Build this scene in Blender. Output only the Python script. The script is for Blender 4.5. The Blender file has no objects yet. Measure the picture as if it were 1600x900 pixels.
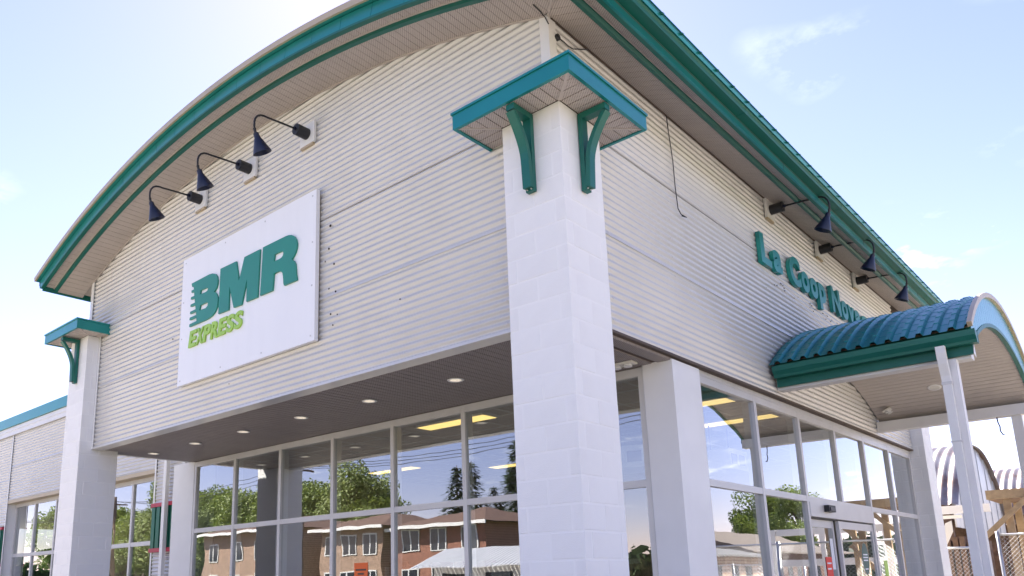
import bpy, bmesh, math, random
from mathutils import Vector, Matrix, noise as mnoise
random.seed(7)
SC = bpy.context.scene
COL = SC.collection
R_ = math.radians

# ------------------------------------------------------------------ camera
cam_d = bpy.data.cameras.new('camera'); cam = bpy.data.objects.new('camera', cam_d); COL.objects.link(cam)
SC.camera = cam
CP = Vector((3.1476, -4.8792, 1.6819)); YAW, PIT, ROL = 0.7439, 0.2209, -0.0212
FPX, CX, CY = 1241.94, 692.02, 626.06
fw = Vector((-math.sin(YAW)*math.cos(PIT), math.cos(YAW)*math.cos(PIT), math.sin(PIT)))
rt = Vector((math.cos(YAW), math.sin(YAW), 0)); up = rt.cross(fw)
r2 = rt*math.cos(ROL)+up*math.sin(ROL); u2 = -rt*math.sin(ROL)+up*math.cos(ROL)
M4 = Matrix((r2, u2, -fw)).transposed().to_4x4(); M4.translation = CP
cam.matrix_world = M4
cam_d.sensor_width = 36; cam_d.lens = FPX*36/1600
cam_d.shift_x = (800-CX)/1600; cam_d.shift_y = (CY-450)/1600
cam_d.clip_end = 3000; cam_d.clip_start = 0.05

# ------------------------------------------------------------------ sky, sun, exposure
SUN_AZ, SUN_EL = R_(-47), R_(45)            # behind the building, to the left
w = bpy.data.worlds.new('World'); SC.world = w; w.use_nodes = True
nt = w.node_tree; nt.nodes.clear()
def N(t, typ, **kw):
    n = t.nodes.new(typ)
    for k, v in kw.items(): setattr(n, k, v)
    return n
sky = N(nt, 'ShaderNodeTexSky', sky_type='NISHITA', sun_disc=False, sun_elevation=SUN_EL, sun_rotation=SUN_AZ,
        air_density=1.0, dust_density=0.12, ozone_density=5.0)
tc = N(nt, 'ShaderNodeTexCoord')
sep = N(nt, 'ShaderNodeSeparateXYZ'); nt.links.new(tc.outputs['Generated'], sep.inputs[0])
zz = N(nt, 'ShaderNodeMath', operation='ADD'); nt.links.new(sep.outputs[2], zz.inputs[0]); zz.inputs[1].default_value = 0.12
zz2 = N(nt, 'ShaderNodeMath', operation='MAXIMUM'); nt.links.new(zz.outputs[0], zz2.inputs[0]); zz2.inputs[1].default_value = 0.05
dv = N(nt, 'ShaderNodeVectorMath', operation='DIVIDE')
cmb = N(nt, 'ShaderNodeCombineXYZ')
for i in range(3): nt.links.new(zz2.outputs[0], cmb.inputs[i])
nt.links.new(tc.outputs['Generated'], dv.inputs[0]); nt.links.new(cmb.outputs[0], dv.inputs[1])
nz = N(nt, 'ShaderNodeTexNoise'); nz.inputs['Scale'].default_value = 7.0; nz.inputs['Detail'].default_value = 7; nz.inputs['Roughness'].default_value = 0.6
nz2 = N(nt, 'ShaderNodeTexNoise'); nz2.inputs['Scale'].default_value = 1.7; nz2.inputs['Detail'].default_value = 2
cl_off = N(nt, 'ShaderNodeVectorMath', operation='ADD'); cl_off.inputs[1].default_value = (12.62, 3.36, 0.0); nt.links.new(dv.outputs[0], cl_off.inputs[0])
nt.links.new(cl_off.outputs[0], nz.inputs['Vector']); nt.links.new(cl_off.outputs[0], nz2.inputs['Vector'])
mA = N(nt, 'ShaderNodeMapRange'); mA.inputs[1].default_value = 0.53; mA.inputs[2].default_value = 0.80
mB = N(nt, 'ShaderNodeMapRange'); mB.inputs[1].default_value = 0.505; mB.inputs[2].default_value = 0.66
nt.links.new(nz.outputs[0], mA.inputs[0]); nt.links.new(nz2.outputs[0], mB.inputs[0])
mm = N(nt, 'ShaderNodeMath', operation='MULTIPLY'); nt.links.new(mA.outputs[0], mm.inputs[0]); nt.links.new(mB.outputs[0], mm.inputs[1])
mix = N(nt, 'ShaderNodeMixRGB'); nt.links.new(mm.outputs[0], mix.inputs[0]); wb = N(nt, 'ShaderNodeVectorMath', operation='MULTIPLY'); wb.inputs[1].default_value = (1.34, 0.945, 0.985); nt.links.new(sky.outputs[0], wb.inputs[0]); nt.links.new(wb.outputs[0], mix.inputs[1])
mix.inputs[2].default_value = (9.0, 9.2, 9.6, 1)
bg = N(nt, 'ShaderNodeBackground'); bg.inputs[1].default_value = 0.075
nt.links.new(mix.outputs[0], bg.inputs[0])
wo = N(nt, 'ShaderNodeOutputWorld'); nt.links.new(bg.outputs[0], wo.inputs[0])

sd = bpy.data.lights.new('sun', 'SUN'); sd.energy = 4.6; sd.angle = R_(0.5); sd.color = (1, 0.94, 0.84)
so = bpy.data.objects.new('sun', sd); COL.objects.link(so)
sdir = Vector((math.sin(SUN_AZ)*math.cos(SUN_EL), math.cos(SUN_AZ)*math.cos(SUN_EL), math.sin(SUN_EL)))
so.rotation_euler = (-sdir).to_track_quat('-Z', 'Y').to_euler(); so.location = (0, 0, 40)
SC.view_settings.view_transform = 'Standard'; SC.view_settings.look = 'None'
SC.view_settings.gamma = 1; SC.view_settings.use_curve_mapping = False
SC.view_settings.exposure = 2.02
SC.render.engine = 'CYCLES'
SC.cycles.max_bounces = 10; SC.cycles.transparent_max_bounces = 16; SC.cycles.glossy_bounces = 5
SC.cycles.caustics_reflective = False; SC.cycles.caustics_refractive = False

# ------------------------------------------------------------------ materials
MATS = {}
def mat(name, col, rough=0.5, metal=0.0, var=0.06, vscale=3.0, bump=0.0, bscale=60.0, emit=None, es=0.0, spec=0.5, col2=None, c2scale=2.0, c2lo=0.55, c2hi=0.75, stretch=None, coat=0.0):
    m = bpy.data.materials.new(name); m.use_nodes = True; t = m.node_tree; b = t.nodes['Principled BSDF']
    b.inputs['Roughness'].default_value = rough; b.inputs['Metallic'].default_value = metal
    b.inputs['Specular IOR Level'].default_value = spec
    if coat: b.inputs['Coat Weight'].default_value = coat; b.inputs['Coat Roughness'].default_value = 0.12
    c = N(t, 'ShaderNodeTexCoord'); vec = c.outputs['Object']
    if stretch:
        mp = N(t, 'ShaderNodeMapping'); mp.inputs['Scale'].default_value = stretch; t.links.new(vec, mp.inputs[0]); vec = mp.outputs[0]
    n1 = N(t, 'ShaderNodeTexNoise'); n1.inputs['Scale'].default_value = vscale; n1.inputs['Detail'].default_value = 5; t.links.new(vec, n1.inputs['Vector'])
    mr = N(t, 'ShaderNodeMapRange'); mr.inputs[1].default_value = 0.3; mr.inputs[2].default_value = 0.7; mr.inputs[3].default_value = 1-var; mr.inputs[4].default_value = 1+var
    t.links.new(n1.outputs[0], mr.inputs[0])
    base = N(t, 'ShaderNodeRGB'); base.outputs[0].default_value = (*col, 1); cur = base.outputs[0]
    if col2:
        n2 = N(t, 'ShaderNodeTexNoise'); n2.inputs['Scale'].default_value = c2scale; n2.inputs['Detail'].default_value = 6; n2.inputs['Roughness'].default_value = 0.65
        t.links.new(vec, n2.inputs['Vector'])
        m2 = N(t, 'ShaderNodeMapRange'); m2.inputs[1].default_value = c2lo; m2.inputs[2].default_value = c2hi; t.links.new(n2.outputs[0], m2.inputs[0])
        mx = N(t, 'ShaderNodeMixRGB'); t.links.new(m2.outputs[0], mx.inputs[0]); t.links.new(cur, mx.inputs[1]); mx.inputs[2].default_value = (*col2, 1); cur = mx.outputs[0]
    ml = N(t, 'ShaderNodeVectorMath', operation='SCALE'); t.links.new(cur, ml.inputs[0]); t.links.new(mr.outputs[0], ml.inputs['Scale'])
    t.links.new(ml.outputs[0], b.inputs['Base Color'])
    if bump:
        n3 = N(t, 'ShaderNodeTexNoise'); n3.inputs['Scale'].default_value = bscale; n3.inputs['Detail'].default_value = 4; t.links.new(c.outputs['Object'], n3.inputs['Vector'])
        bp_ = N(t, 'ShaderNodeBump'); bp_.inputs['Strength'].default_value = bump; bp_.inputs['Distance'].default_value = 0.01
        t.links.new(n3.outputs[0], bp_.inputs['Height']); t.links.new(bp_.outputs[0], b.inputs['Normal'])
    if emit:
        b.inputs['Emission Color'].default_value = (*emit, 1); b.inputs['Emission Strength'].default_value = es
    MATS[name] = m; return m

mat('mortar_paint', (0.87, 0.865, 0.85), 0.6, var=0.02)
mat('block_paint', (0.86, 0.855, 0.84), 0.55, var=0.012, vscale=5, bump=0.3, bscale=160, col2=(0.80, 0.79, 0.775), c2scale=2.5, c2lo=0.5, c2hi=0.8)
mat('cladding', (0.61, 0.60, 0.58), 0.36, metal=0.18, coat=0.35, var=0.02, vscale=2, spec=0.5, col2=(0.55, 0.54, 0.525), c2scale=1.2, c2lo=0.5, c2hi=0.85)
mat('white_trim', (0.79, 0.785, 0.77), 0.4, var=0.03)
mat('alu', (0.62, 0.61, 0.60), 0.4, metal=0.2, var=0.04, col2=(0.5, 0.47, 0.44), c2scale=5, c2lo=0.6, c2hi=0.9)
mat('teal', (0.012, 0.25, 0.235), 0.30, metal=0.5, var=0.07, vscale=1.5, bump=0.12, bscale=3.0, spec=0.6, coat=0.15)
mat('teal_shade', (0.006, 0.125, 0.095), 0.42, metal=0.15, var=0.09, vscale=2, bump=0.1, bscale=3.5)  # darker copy of the green paint, shade of undersides put into its colour
mat('teal_roof', (0.012, 0.22, 0.245), 0.36, metal=0.45, var=0.06, vscale=1.5, bump=0.1, bscale=3.0, spec=0.6)
mat('gold', (0.52, 0.42, 0.28), 0.42, metal=0.3, var=0.05)
mat('beam_white', (0.72, 0.71, 0.70), 0.5, var=0.04, vscale=4)
mat('sign_white', (0.88, 0.88, 0.88), 0.35, var=0.012, vscale=1.5, col2=(0.83, 0.83, 0.825), c2scale=1.2, c2lo=0.55, c2hi=0.85, stretch=(4, 1, .5))
mat('sign_green', (0.012, 0.235, 0.165), 0.35, var=0.03)
mat('sign_lime', (0.36, 0.60, 0.075), 0.4, var=0.03)
mat('letter_teal', (0.012, 0.27, 0.23), 0.3, metal=0.3, var=0.05, spec=0.7)
mat('lamp_blue', (0.007, 0.010, 0.030), 0.35, var=0.1)
mat('black', (0.015, 0.015, 0.018), 0.5, var=0.1)
mat('dark_hole', (0.03, 0.022, 0.018), 0.9, var=0.2)
mat('dark_brown', (0.10, 0.075, 0.06), 0.8, var=0.2)
mat('bounce_gravel', (0.40, 0.35, 0.285), 0.9, var=0.18, vscale=0.6, bump=0.4, bscale=90)  # unseen ground, tone raised and warmed to bounce more light onto the walls
mat('road', (0.06, 0.06, 0.062), 0.9, var=0.15, vscale=1.0)
mat('concrete', (0.46, 0.44, 0.41), 0.85, var=0.08, vscale=1.0)
mat('grass', (0.07, 0.11, 0.03), 0.9, var=0.3, vscale=2)
mat('road_line', (0.75, 0.72, 0.6), 0.7, var=0.08)
mat('brick_red', (0.30, 0.13, 0.085), 0.85, var=0.2, vscale=5)
mat('brick_tan', (0.36, 0.235, 0.165), 0.85, var=0.2, vscale=5)
mat('roof_brown', (0.13, 0.075, 0.055), 0.9, var=0.15)
mat('roof_grey', (0.17, 0.165, 0.16), 0.9, var=0.15, vscale=4)
mat('roof_tan', (0.17, 0.14, 0.115), 0.9, var=0.15, vscale=3)
mat('house_white', (0.75, 0.74, 0.70), 0.6, var=0.04)
mat('window_dark', (0.03, 0.035, 0.045), 0.08, var=0.1)
mat('galvanised', (0.55, 0.56, 0.58), 0.34, metal=0.75, var=0.12, vscale=2.5)
mat('shed_metal', (0.34, 0.31, 0.31), 0.45, metal=0.55, var=0.2, vscale=1.5, col2=(0.22, 0.12, 0.08), c2scale=0.9, c2lo=0.45, c2hi=0.7)
mat('galv_pale', (0.66, 0.67, 0.68), 0.45, metal=0.25, var=0.08, vscale=3)
mat('wood_new', (0.40, 0.285, 0.165), 0.7, var=0.2, vscale=9, stretch=(1, 1, 1))
mat('wood_old', (0.16, 0.10, 0.065), 0.85, var=0.35, vscale=8)
mat('bark', (0.10, 0.075, 0.055), 0.9, var=0.3, vscale=8)
mat('int_wall', (0.42, 0.38, 0.33), 0.8, var=0.05)
mat('int_ceiling', (0.50, 0.46, 0.40), 0.85, var=0.05)
mat('int_floor', (0.25, 0.24, 0.22), 0.6, var=0.08)
mat('shelf_white', (0.62, 0.61, 0.58), 0.5)
mat('shelf_goods', (0.22, 0.15, 0.10), 0.7, var=0.6, vscale=6)
mat('fluor', (0.8, 0.7, 0.45), 0.5, emit=(1.0, 0.68, 0.22), es=0.62)
mat('led_lens', (0.8, 0.78, 0.72), 0.4, var=.25, vscale=40, emit=(1.0, 0.84, 0.62), es=0.16)
mat('lens_off', (0.7, 0.68, 0.62), 0.35)
mat('orange_paper', (0.85, 0.17, 0.04), 0.7)
mat('red_paper', (0.80, 0.08, 0.06), 0.7)
mat('paper', (0.78, 0.80, 0.84), 0.7)
mat('sticker_green', (0.03, 0.10, 0.09), 0.5)
mat('red_trim', (0.42, 0.03, 0.06), 0.45)
mat('panel_green', (0.012, 0.13, 0.085), 0.4, metal=0.2)
mat('car_red', (0.45, 0.02, 0.02), 0.25, spec=0.7)
mat('car_white', (0.75, 0.75, 0.75), 0.25, spec=0.7)
mat('rubber', (0.02, 0.02, 0.02), 0.8)

def per_object(name, amt):
    m = MATS[name]; t = m.node_tree; b = t.nodes['Principled BSDF']; src = b.inputs['Base Color'].links[0].from_socket
    oi = N(t, 'ShaderNodeObjectInfo'); mr = N(t, 'ShaderNodeMapRange'); mr.inputs[3].default_value = 1-amt; mr.inputs[4].default_value = 1+amt*.6
    t.links.new(oi.outputs['Random'], mr.inputs[0]); sc = N(t, 'ShaderNodeVectorMath', operation='SCALE'); t.links.new(src, sc.inputs[0]); t.links.new(mr.outputs[0], sc.inputs['Scale']); t.links.new(sc.outputs[0], b.inputs['Base Color'])
per_object('block_paint', 0.022)
def soffit_mat(name, col, hole, pitch):
    m = mat(name, col, 0.55, var=0.05, vscale=4); t = m.node_tree; b = t.nodes['Principled BSDF']
    src = b.inputs['Base Color'].links[0].from_socket
    c = N(t, 'ShaderNodeTexCoord'); sp = N(t, 'ShaderNodeSeparateXYZ'); t.links.new(c.outputs['Object'], sp.inputs[0])
    # perforations: staggered dots in plan
    def mth(op, a, v=None):
        n = N(t, 'ShaderNodeMath', operation=op)
        if isinstance(a, (int, float)): n.inputs[0].default_value = a
        else: t.links.new(a, n.inputs[0])
        if v is not None:
            if isinstance(v, (int, float)): n.inputs[1].default_value = v
            else: t.links.new(v, n.inputs[1])
        return n.outputs[0]
    a = mth('MULTIPLY', mth('ADD', sp.outputs[0], sp.outputs[1]), 1/pitch)
    d = mth('MULTIPLY', mth('SUBTRACT', sp.outputs[0], sp.outputs[1]), 1/pitch)
    fa = mth('SUBTRACT', mth('FRACT', a), 0.5); fd = mth('SUBTRACT', mth('FRACT', d), 0.5)
    rr = mth('ADD', mth('MULTIPLY', fa, fa), mth('MULTIPLY', fd, fd))
    k = mth('LESS_THAN', rr, 0.055)
    mx = N(t, 'ShaderNodeMixRGB'); t.links.new(k, mx.inputs[0]); t.links.new(src, mx.inputs[1]); mx.inputs[2].default_value = (*hole, 1)
    t.links.new(mx.outputs[0], b.inputs['Base Color'])
    return m
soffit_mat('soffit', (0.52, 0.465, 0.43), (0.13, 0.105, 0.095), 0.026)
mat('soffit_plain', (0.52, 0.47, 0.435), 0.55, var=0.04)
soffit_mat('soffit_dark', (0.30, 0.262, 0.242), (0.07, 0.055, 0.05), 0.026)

def glass_mat(name, tint, refl, wob, seed):
    m = bpy.data.materials.new(name); m.use_nodes = True; t = m.node_tree; t.nodes.clear()
    o = N(t, 'ShaderNodeOutputMaterial'); mx = N(t, 'ShaderNodeMixShader')
    tr = N(t, 'ShaderNodeBsdfTransparent'); tr.inputs[0].default_value = (*tint, 1)
    gl = N(t, 'ShaderNodeBsdfGlossy'); gl.inputs['Roughness'].default_value = 0.0; gl.inputs[0].default_value = (0.95, 0.97, 1, 1)
    c = N(t, 'ShaderNodeTexCoord'); nn = N(t, 'ShaderNodeTexNoise'); nn.inputs['Scale'].default_value = 0.9; nn.inputs['Detail'].default_value = 1.5
    mp = N(t, 'ShaderNodeMapping'); mp.inputs['Location'].default_value = (seed*3.1, seed*1.7, seed)
    t.links.new(c.outputs['Object'], mp.inputs[0]); t.links.new(mp.outputs[0], nn.inputs['Vector'])
    bp_ = N(t, 'ShaderNodeBump'); bp_.inputs['Strength'].default_value = 1.0; bp_.inputs['Distance'].default_value = wob
    t.links.new(nn.outputs[0], bp_.inputs['Height']); t.links.new(bp_.outputs[0], gl.inputs['Normal'])
    fr = N(t, 'ShaderNodeFresnel'); fr.inputs[0].default_value = 1.5
    ma = N(t, 'ShaderNodeMath', operation='MULTIPLY_ADD', use_clamp=True); ma.inputs[1].default_value = 1.6; ma.inputs[2].default_value = refl
    ge = N(t, 'ShaderNodeNewGeometry'); fo = N(t, 'ShaderNodeMath', operation='SUBTRACT'); fo.inputs[0].default_value = 1.0; t.links.new(ge.outputs['Backfacing'], fo.inputs[1])
    mf = N(t, 'ShaderNodeMath', operation='MULTIPLY'); t.links.new(ma.outputs[0], mf.inputs[0]); t.links.new(fo.outputs[0], mf.inputs[1])
    t.links.new(fr.outputs[0], ma.inputs[0]); t.links.new(mf.outputs[0], mx.inputs[0])
    t.links.new(tr.outputs[0], mx.inputs[1]); t.links.new(gl.outputs[0], mx.inputs[2]); t.links.new(mx.outputs[0], o.inputs[0])
    MATS[name] = m; return m
glass_mat('glass', (0.82, 0.85, 0.83), 0.27, 0.003, 0)
glass_mat('glass_far', (0.72, 0.76, 0.74), 0.28, 0.004, 3)

def leaf_mat(name, c1, c2):
    m = bpy.data.materials.new(name); m.use_nodes = True; t = m.node_tree; b = t.nodes['Principled BSDF']
    b.inputs['Roughness'].default_value = 0.6
    g = N(t, 'ShaderNodeNewGeometry'); mx = N(t, 'ShaderNodeMixRGB'); t.links.new(g.outputs['Random Per Island'], mx.inputs[0])
    mx.inputs[1].default_value = (*c1, 1); mx.inputs[2].default_value = (*c2, 1); t.links.new(mx.outputs[0], b.inputs['Base Color'])
    tr = N(t, 'ShaderNodeBsdfTranslucent'); t.links.new(mx.outputs[0], tr.inputs[0])
    ms = N(t, 'ShaderNodeMixShader'); ms.inputs[0].default_value = 0.3; o = t.nodes['Material Output']
    t.links.new(b.outputs[0], ms.inputs[1]); t.links.new(tr.outputs[0], ms.inputs[2]); t.links.new(ms.outputs[0], o.inputs[0])
    MATS[name] = m
leaf_mat('leaf', (0.11, 0.17, 0.03), (0.27, 0.33, 0.07)); leaf_mat('needle', (0.025, 0.05, 0.02), (0.06, 0.09, 0.035)); leaf_mat('hedge_leaf', (0.05, 0.10, 0.02), (0.11, 0.17, 0.03))

def brickify(name, s):
    m = MATS[name]; t = m.node_tree; b = t.nodes['Principled BSDF']; src = b.inputs['Base Color'].links[0].from_socket
    br = N(t, 'ShaderNodeTexBrick'); br.inputs['Scale'].default_value = s; br.inputs['Mortar Size'].default_value = 0.012
    br.inputs['Color1'].default_value = (1, 1, 1, 1); br.inputs['Color2'].default_value = (.8, .78, .76, 1); br.inputs['Mortar'].default_value = (1.3, 1.5, 1.6, 1)
    c = N(t, 'ShaderNodeTexCoord'); mp = N(t, 'ShaderNodeMapping'); mp.inputs['Rotation'].default_value = (R_(90), 0, 0); t.links.new(c.outputs['Object'], mp.inputs[0]); t.links.new(mp.outputs[0], br.inputs[0])
    mx = N(t, 'ShaderNodeMixRGB', blend_type='MULTIPLY'); mx.inputs[0].default_value = 1; t.links.new(src, mx.inputs[1]); t.links.new(br.outputs[0], mx.inputs[2]); t.links.new(mx.outputs[0], b.inputs['Base Color'])
brickify('brick_red', 3.0); brickify('brick_tan', 3.0)

# ------------------------------------------------------------------ mesh helpers
class MB:
    def __init__(s): s.v = []; s.f = []
    def add(s, vs, fs):
        o = len(s.v); s.v += [tuple(v) for v in vs]; s.f += [tuple(i+o for i in f) for f in fs]; return s
    def box(s, x0, x1, y0, y1, z0, z1):
        return s.add([(x0,y0,z0),(x1,y0,z0),(x1,y1,z0),(x0,y1,z0),(x0,y0,z1),(x1,y0,z1),(x1,y1,z1),(x0,y1,z1)],
                     [(0,3,2,1),(4,5,6,7),(0,1,5,4),(1,2,6,5),(2,3,7,6),(3,0,4,7)])
    def hexa(s, b4, t4):                       # two matching quads
        return s.add(list(b4)+list(t4), [(0,3,2,1),(4,5,6,7),(0,1,5,4),(1,2,6,5),(2,3,7,6),(3,0,4,7)])
    def prism(s, poly, fn, d0, d1):            # polygon (a,b) swept from d0 to d1 ; fn(a,b,d)->xyz
        n = len(poly)
        return s.add([fn(a,b,d0) for a,b in poly]+[fn(a,b,d1) for a,b in poly],
                     [tuple(range(n-1,-1,-1)), tuple(range(n,2*n))]+[(i,(i+1)%n,n+(i+1)%n,n+i) for i in range(n)])
    def tube(s, pts, r, n=8, cap=True):
        pts = [Vector(p) for p in pts]; rings = []; rs = r if isinstance(r, (list, tuple)) else [r]*len(pts)
        up_ = None
        for i, p in enumerate(pts):
            d = (pts[min(i+1,len(pts)-1)]-pts[max(i-1,0)]).normalized()
            if up_ is None: up_ = Vector((0,0,1)) if abs(d.z) < 0.9 else Vector((1,0,0))
            a = d.cross(up_).normalized(); b = a.cross(d).normalized(); up_ = b
            rings.append([p+(a*math.cos(2*math.pi*k/n)+b*math.sin(2*math.pi*k/n))*rs[i] for k in range(n)])
        vs = [v for r_ in rings for v in r_]; fs = []
        for i in range(len(pts)-1):
            for k in range(n): fs.append((i*n+k, i*n+(k+1)%n, (i+1)*n+(k+1)%n, (i+1)*n+k))
        if cap: fs += [tuple(range(n-1,-1,-1)), tuple(range((len(pts)-1)*n, len(pts)*n))]
        return s.add(vs, fs)
    def bar(s, p0, p1, wx, wz):                # square bar between two points
        p0, p1 = Vector(p0), Vector(p1); d = (p1-p0).normalized(); u_ = Vector((0,0,1)) if abs(d.z) < 0.95 else Vector((0,1,0))
        a = d.cross(u_).normalized()*wx/2; b = a.cross(d).normalized()*wz/2
        return s.hexa([p0-a-b,p0+a-b,p0+a+b,p0-a+b],[p1-a-b,p1+a-b,p1+a+b,p1-a+b])
    def build(s, name, m, parent=None, smooth=False, angle=None):
        me = bpy.data.meshes.new(name); me.from_pydata(s.v, [], s.f); me.validate(); me.update()
        bm = bmesh.new(); bm.from_mesh(me); bmesh.ops.recalc_face_normals(bm, faces=bm.faces); bm.to_mesh(me); bm.free()
        return link(name, me, m, parent, smooth, angle)
def link(name, me, m, parent=None, smooth=False, angle=None):
    if m and not me.materials: me.materials.append(MATS[m])
    if smooth or angle:
        me.shade_smooth()
        if angle: me.set_sharp_from_angle(angle=R_(angle))
    o = bpy.data.objects.new(name, me); COL.objects.link(o)
    if parent: o.parent = parent
    return o
def box(name, m, parent, *b): return MB().box(*b).build(name, m, parent)
def tag(o, label=None, cat=None, group=None, kind=None):
    if label: o['label'] = label
    if cat: o['category'] = cat
    if group: o['group'] = group
    if kind: o['kind'] = kind
    return o
def empty(name, loc=(0,0,0), rz=0, label=None, cat=None, group=None):
    o = bpy.data.objects.new(name, None); COL.objects.link(o); o.location = loc; o.rotation_euler = (0,0,rz); o.empty_display_size = .2
    return tag(o, label, cat, group)
def copy_tree(o, parent=None):
    c = o.copy(); COL.objects.link(c); c.parent = parent
    for ch in list(o.children): copy_tree(ch, c)
    return c
def beveled_box(name, sx, sy, sz, bev, m):
    bm = bmesh.new(); bmesh.ops.create_cube(bm, size=1)
    bmesh.ops.scale(bm, vec=(sx,sy,sz), verts=bm.verts)
    bmesh.ops.bevel(bm, geom=bm.edges[:], offset=bev, segments=1, affect='EDGES')
    me = bpy.data.meshes.new(name); bm.to_mesh(me); bm.free(); me.materials.append(MATS[m]); return me

# ------------------------------------------------------------------ ground, street
def ground_sheet(name, m, x0,x1,y0,y1,z):
    return tag(MB().add([(x0,y0,z),(x1,y0,z),(x1,y1,z),(x0,y1,z)],[(0,1,2,3)]).build(name, m), kind='structure')
ground_sheet('ground', 'bounce_gravel', -900, 900, -900, 900, 0)
ground_sheet('road', 'road', -300, 300, -21, -13, 0.004)
for y in (-13.35, -20.65, -17.05, -16.9):
    ground_sheet('road_marking', 'road_line', -300, 300, y-.05, y+.05, 0.008)
tag(box('pavement', 'concrete', None, -300, 300, -23.2, -21, -.05, 0.13), kind='structure')
tag(box('pavement', 'concrete', None, -9.6, 1.95, -1.2, 12.6, -.05, 0.004), kind='structure')
ground_sheet('lawn', 'grass', -300, 300, -90, -23.2, 0.01)
ground_sheet('lawn', 'grass', 34, 200, -12, 200, 0.01)

# ------------------------------------------------------------------ main store
store = empty('store_building', (0,0,0), 0, 'cream corrugated store building with arched green-edged roof and glass storefront', 'building')
XC, ZC, RR = -4.65, -5.55, 12.773
XL, XR, YF, XW = -9.1, -0.2, 0.2, -0.2
TW = math.asin((XR-XC)/RR); TER = math.asin((0.43-XC)/RR); TEL = -math.asin((XC+9.48)/RR)
def arc(th, r, y): return (XC+r*math.sin(th), y, ZC+r*math.cos(th))
def arc_z(x, r=RR): return ZC+math.sqrt(r*r-(x-XC)**2)
def arc_solid(mb, t0, t1, r0, r1, y0, y1, n=None):
    n = n or max(1, int(abs(t1-t0)/0.02)); vs = []; fs = []
    for i in range(n+1):
        t = t0+(t1-t0)*i/n; vs += [arc(t,r0,y0), arc(t,r0,y1), arc(t,r1,y1), arc(t,r1,y0)]
    for i in range(n):
        for k in range(4): fs.append((4*i+k, 4*i+(k+1)%4, 4*i+4+(k+1)%4, 4*i+4+k))
    fs += [(0,1,2,3), (4*n+3,4*n+2,4*n+1,4*n)]
    return mb.add(vs, fs)

# --- corrugated cladding panels -------------------------------------------------
PITCH, AMP = 0.0677, 0.0098
def corr_panel(name, parent, z0, z1, lim, place, m='cladding', seg=10, kick=0.0012):
    """horizontal-rib sheet: lim(z)->(a0,a1) ends, place(a,depth,z)->xyz"""
    vs = []; fs = []; n = max(4, int((z1-z0)/PITCH*seg))
    for j in range(n+1):
        z = z0+(z1-z0)*j/n; d = AMP*math.cos(2*math.pi*(z-3.70)/PITCH)
        if j <= 1: d = AMP+kick
        a0, a1 = lim(z)
        vs += [place(a0, d, z), place(a1, d, z)]
    for j in range(n): fs.append((2*j, 2*j+1, 2*j+3, 2*j+2))
    # edge return at the bottom lap
    vs += [place(lim(z0)[0], -AMP-.004, z0+.001), place(lim(z0)[1], -AMP-.004, z0+.001)]; k = 2*(n+1)
    fs.append((0, k, k+1, 1))
    return MB().add(vs, fs).build(name, m, parent, angle=50)
SEAMS = [3.705, 4.63, 5.555, 6.472]
poly = [(XL+.03, 3.72), (XR-.03, 3.72)] + [(XC+(RR+.05)*math.sin(t), ZC+(RR+.05)*math.cos(t)) for t in [TW*.985-(TW*1.97)*i/30 for i in range(31)]]
front_wall = MB().prism(poly, lambda a,b,d: (a,d,b), YF+.025, YF+.2).build('front_wall', 'dark_brown', store)
def front_lim(z):
    rr = RR+.07
    if z-ZC >= rr: return (XC-.2, XC+.2)
    h = math.sqrt(max(0.04, rr*rr-(z-ZC)**2)); return (max(XL+.015, XC-h), min(XR-.015, XC+h))
for i, z0 in enumerate(SEAMS):
    z1 = SEAMS[i+1] if i < 3 else ZC+RR+.05
    corr_panel('cladding_panel', front_wall, z0, z1+.006, front_lim, lambda a,d,z: (a, YF-d, z))
side_wall = MB().box(XW-.2, XW-.025, .42, 10.96, 3.735, 6.46).build('side_wall', 'dark_brown', store)
for i, z0 in enumerate(SEAMS):
    z0 = 3.74 if i == 0 else z0
    z1 = SEAMS[i+1] if i < 3 else 6.50
    if z1-z0 < .05: continue
    corr_panel('cladding_panel', side_wall, z0, z1+.006 if i<3 else 6.50, lambda z: (YF+.015, 10.955), lambda a,d,z: (XW+d, a, z))
# drip trims along the bottom edge
MB().box(XL+.42, XR-.02, YF-.018, YF+.16, 3.682, 3.7035).build('drip_trim', 'cladding', front_wall)
MB().box(XW-.16, XW+.02, .22, 10.955, 3.715, 3.7385).build('drip_trim', 'dark_brown', side_wall)
# corner trims
for nm, par, x, y, zt in (('corner_trim', front_wall, XR, YF, 6.435), ('corner_trim', front_wall, XL, YF, 6.435)):
    s = 1 if x == XR else -1
    mb = MB(); mb.box(min(x-s*.075,x+s*.018), max(x-s*.075,x+s*.018), YF-.018, YF-.012, 5.40, zt)
    mb.box(min(x+s*.0181,x+s*.012), max(x+s*.0181,x+s*.012), YF-.0115, YF+.09, 5.40, zt)
    mb.build(nm, 'white_trim', par)
MB().box(-8.674, -8.63, YF-.02, YF-.012, 3.69, 5.43).build('corner_trim', 'white_trim', front_wall)
MB().box(XL, XL+.12, .42, 11.9, 3.7, 6.42).build('outer_side_wall', 'cladding', store)
MB().box(XL+.12, XW-.2, 11.7, 11.9, 0, 6.9).build('back_wall', 'int_wall', store)
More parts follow.
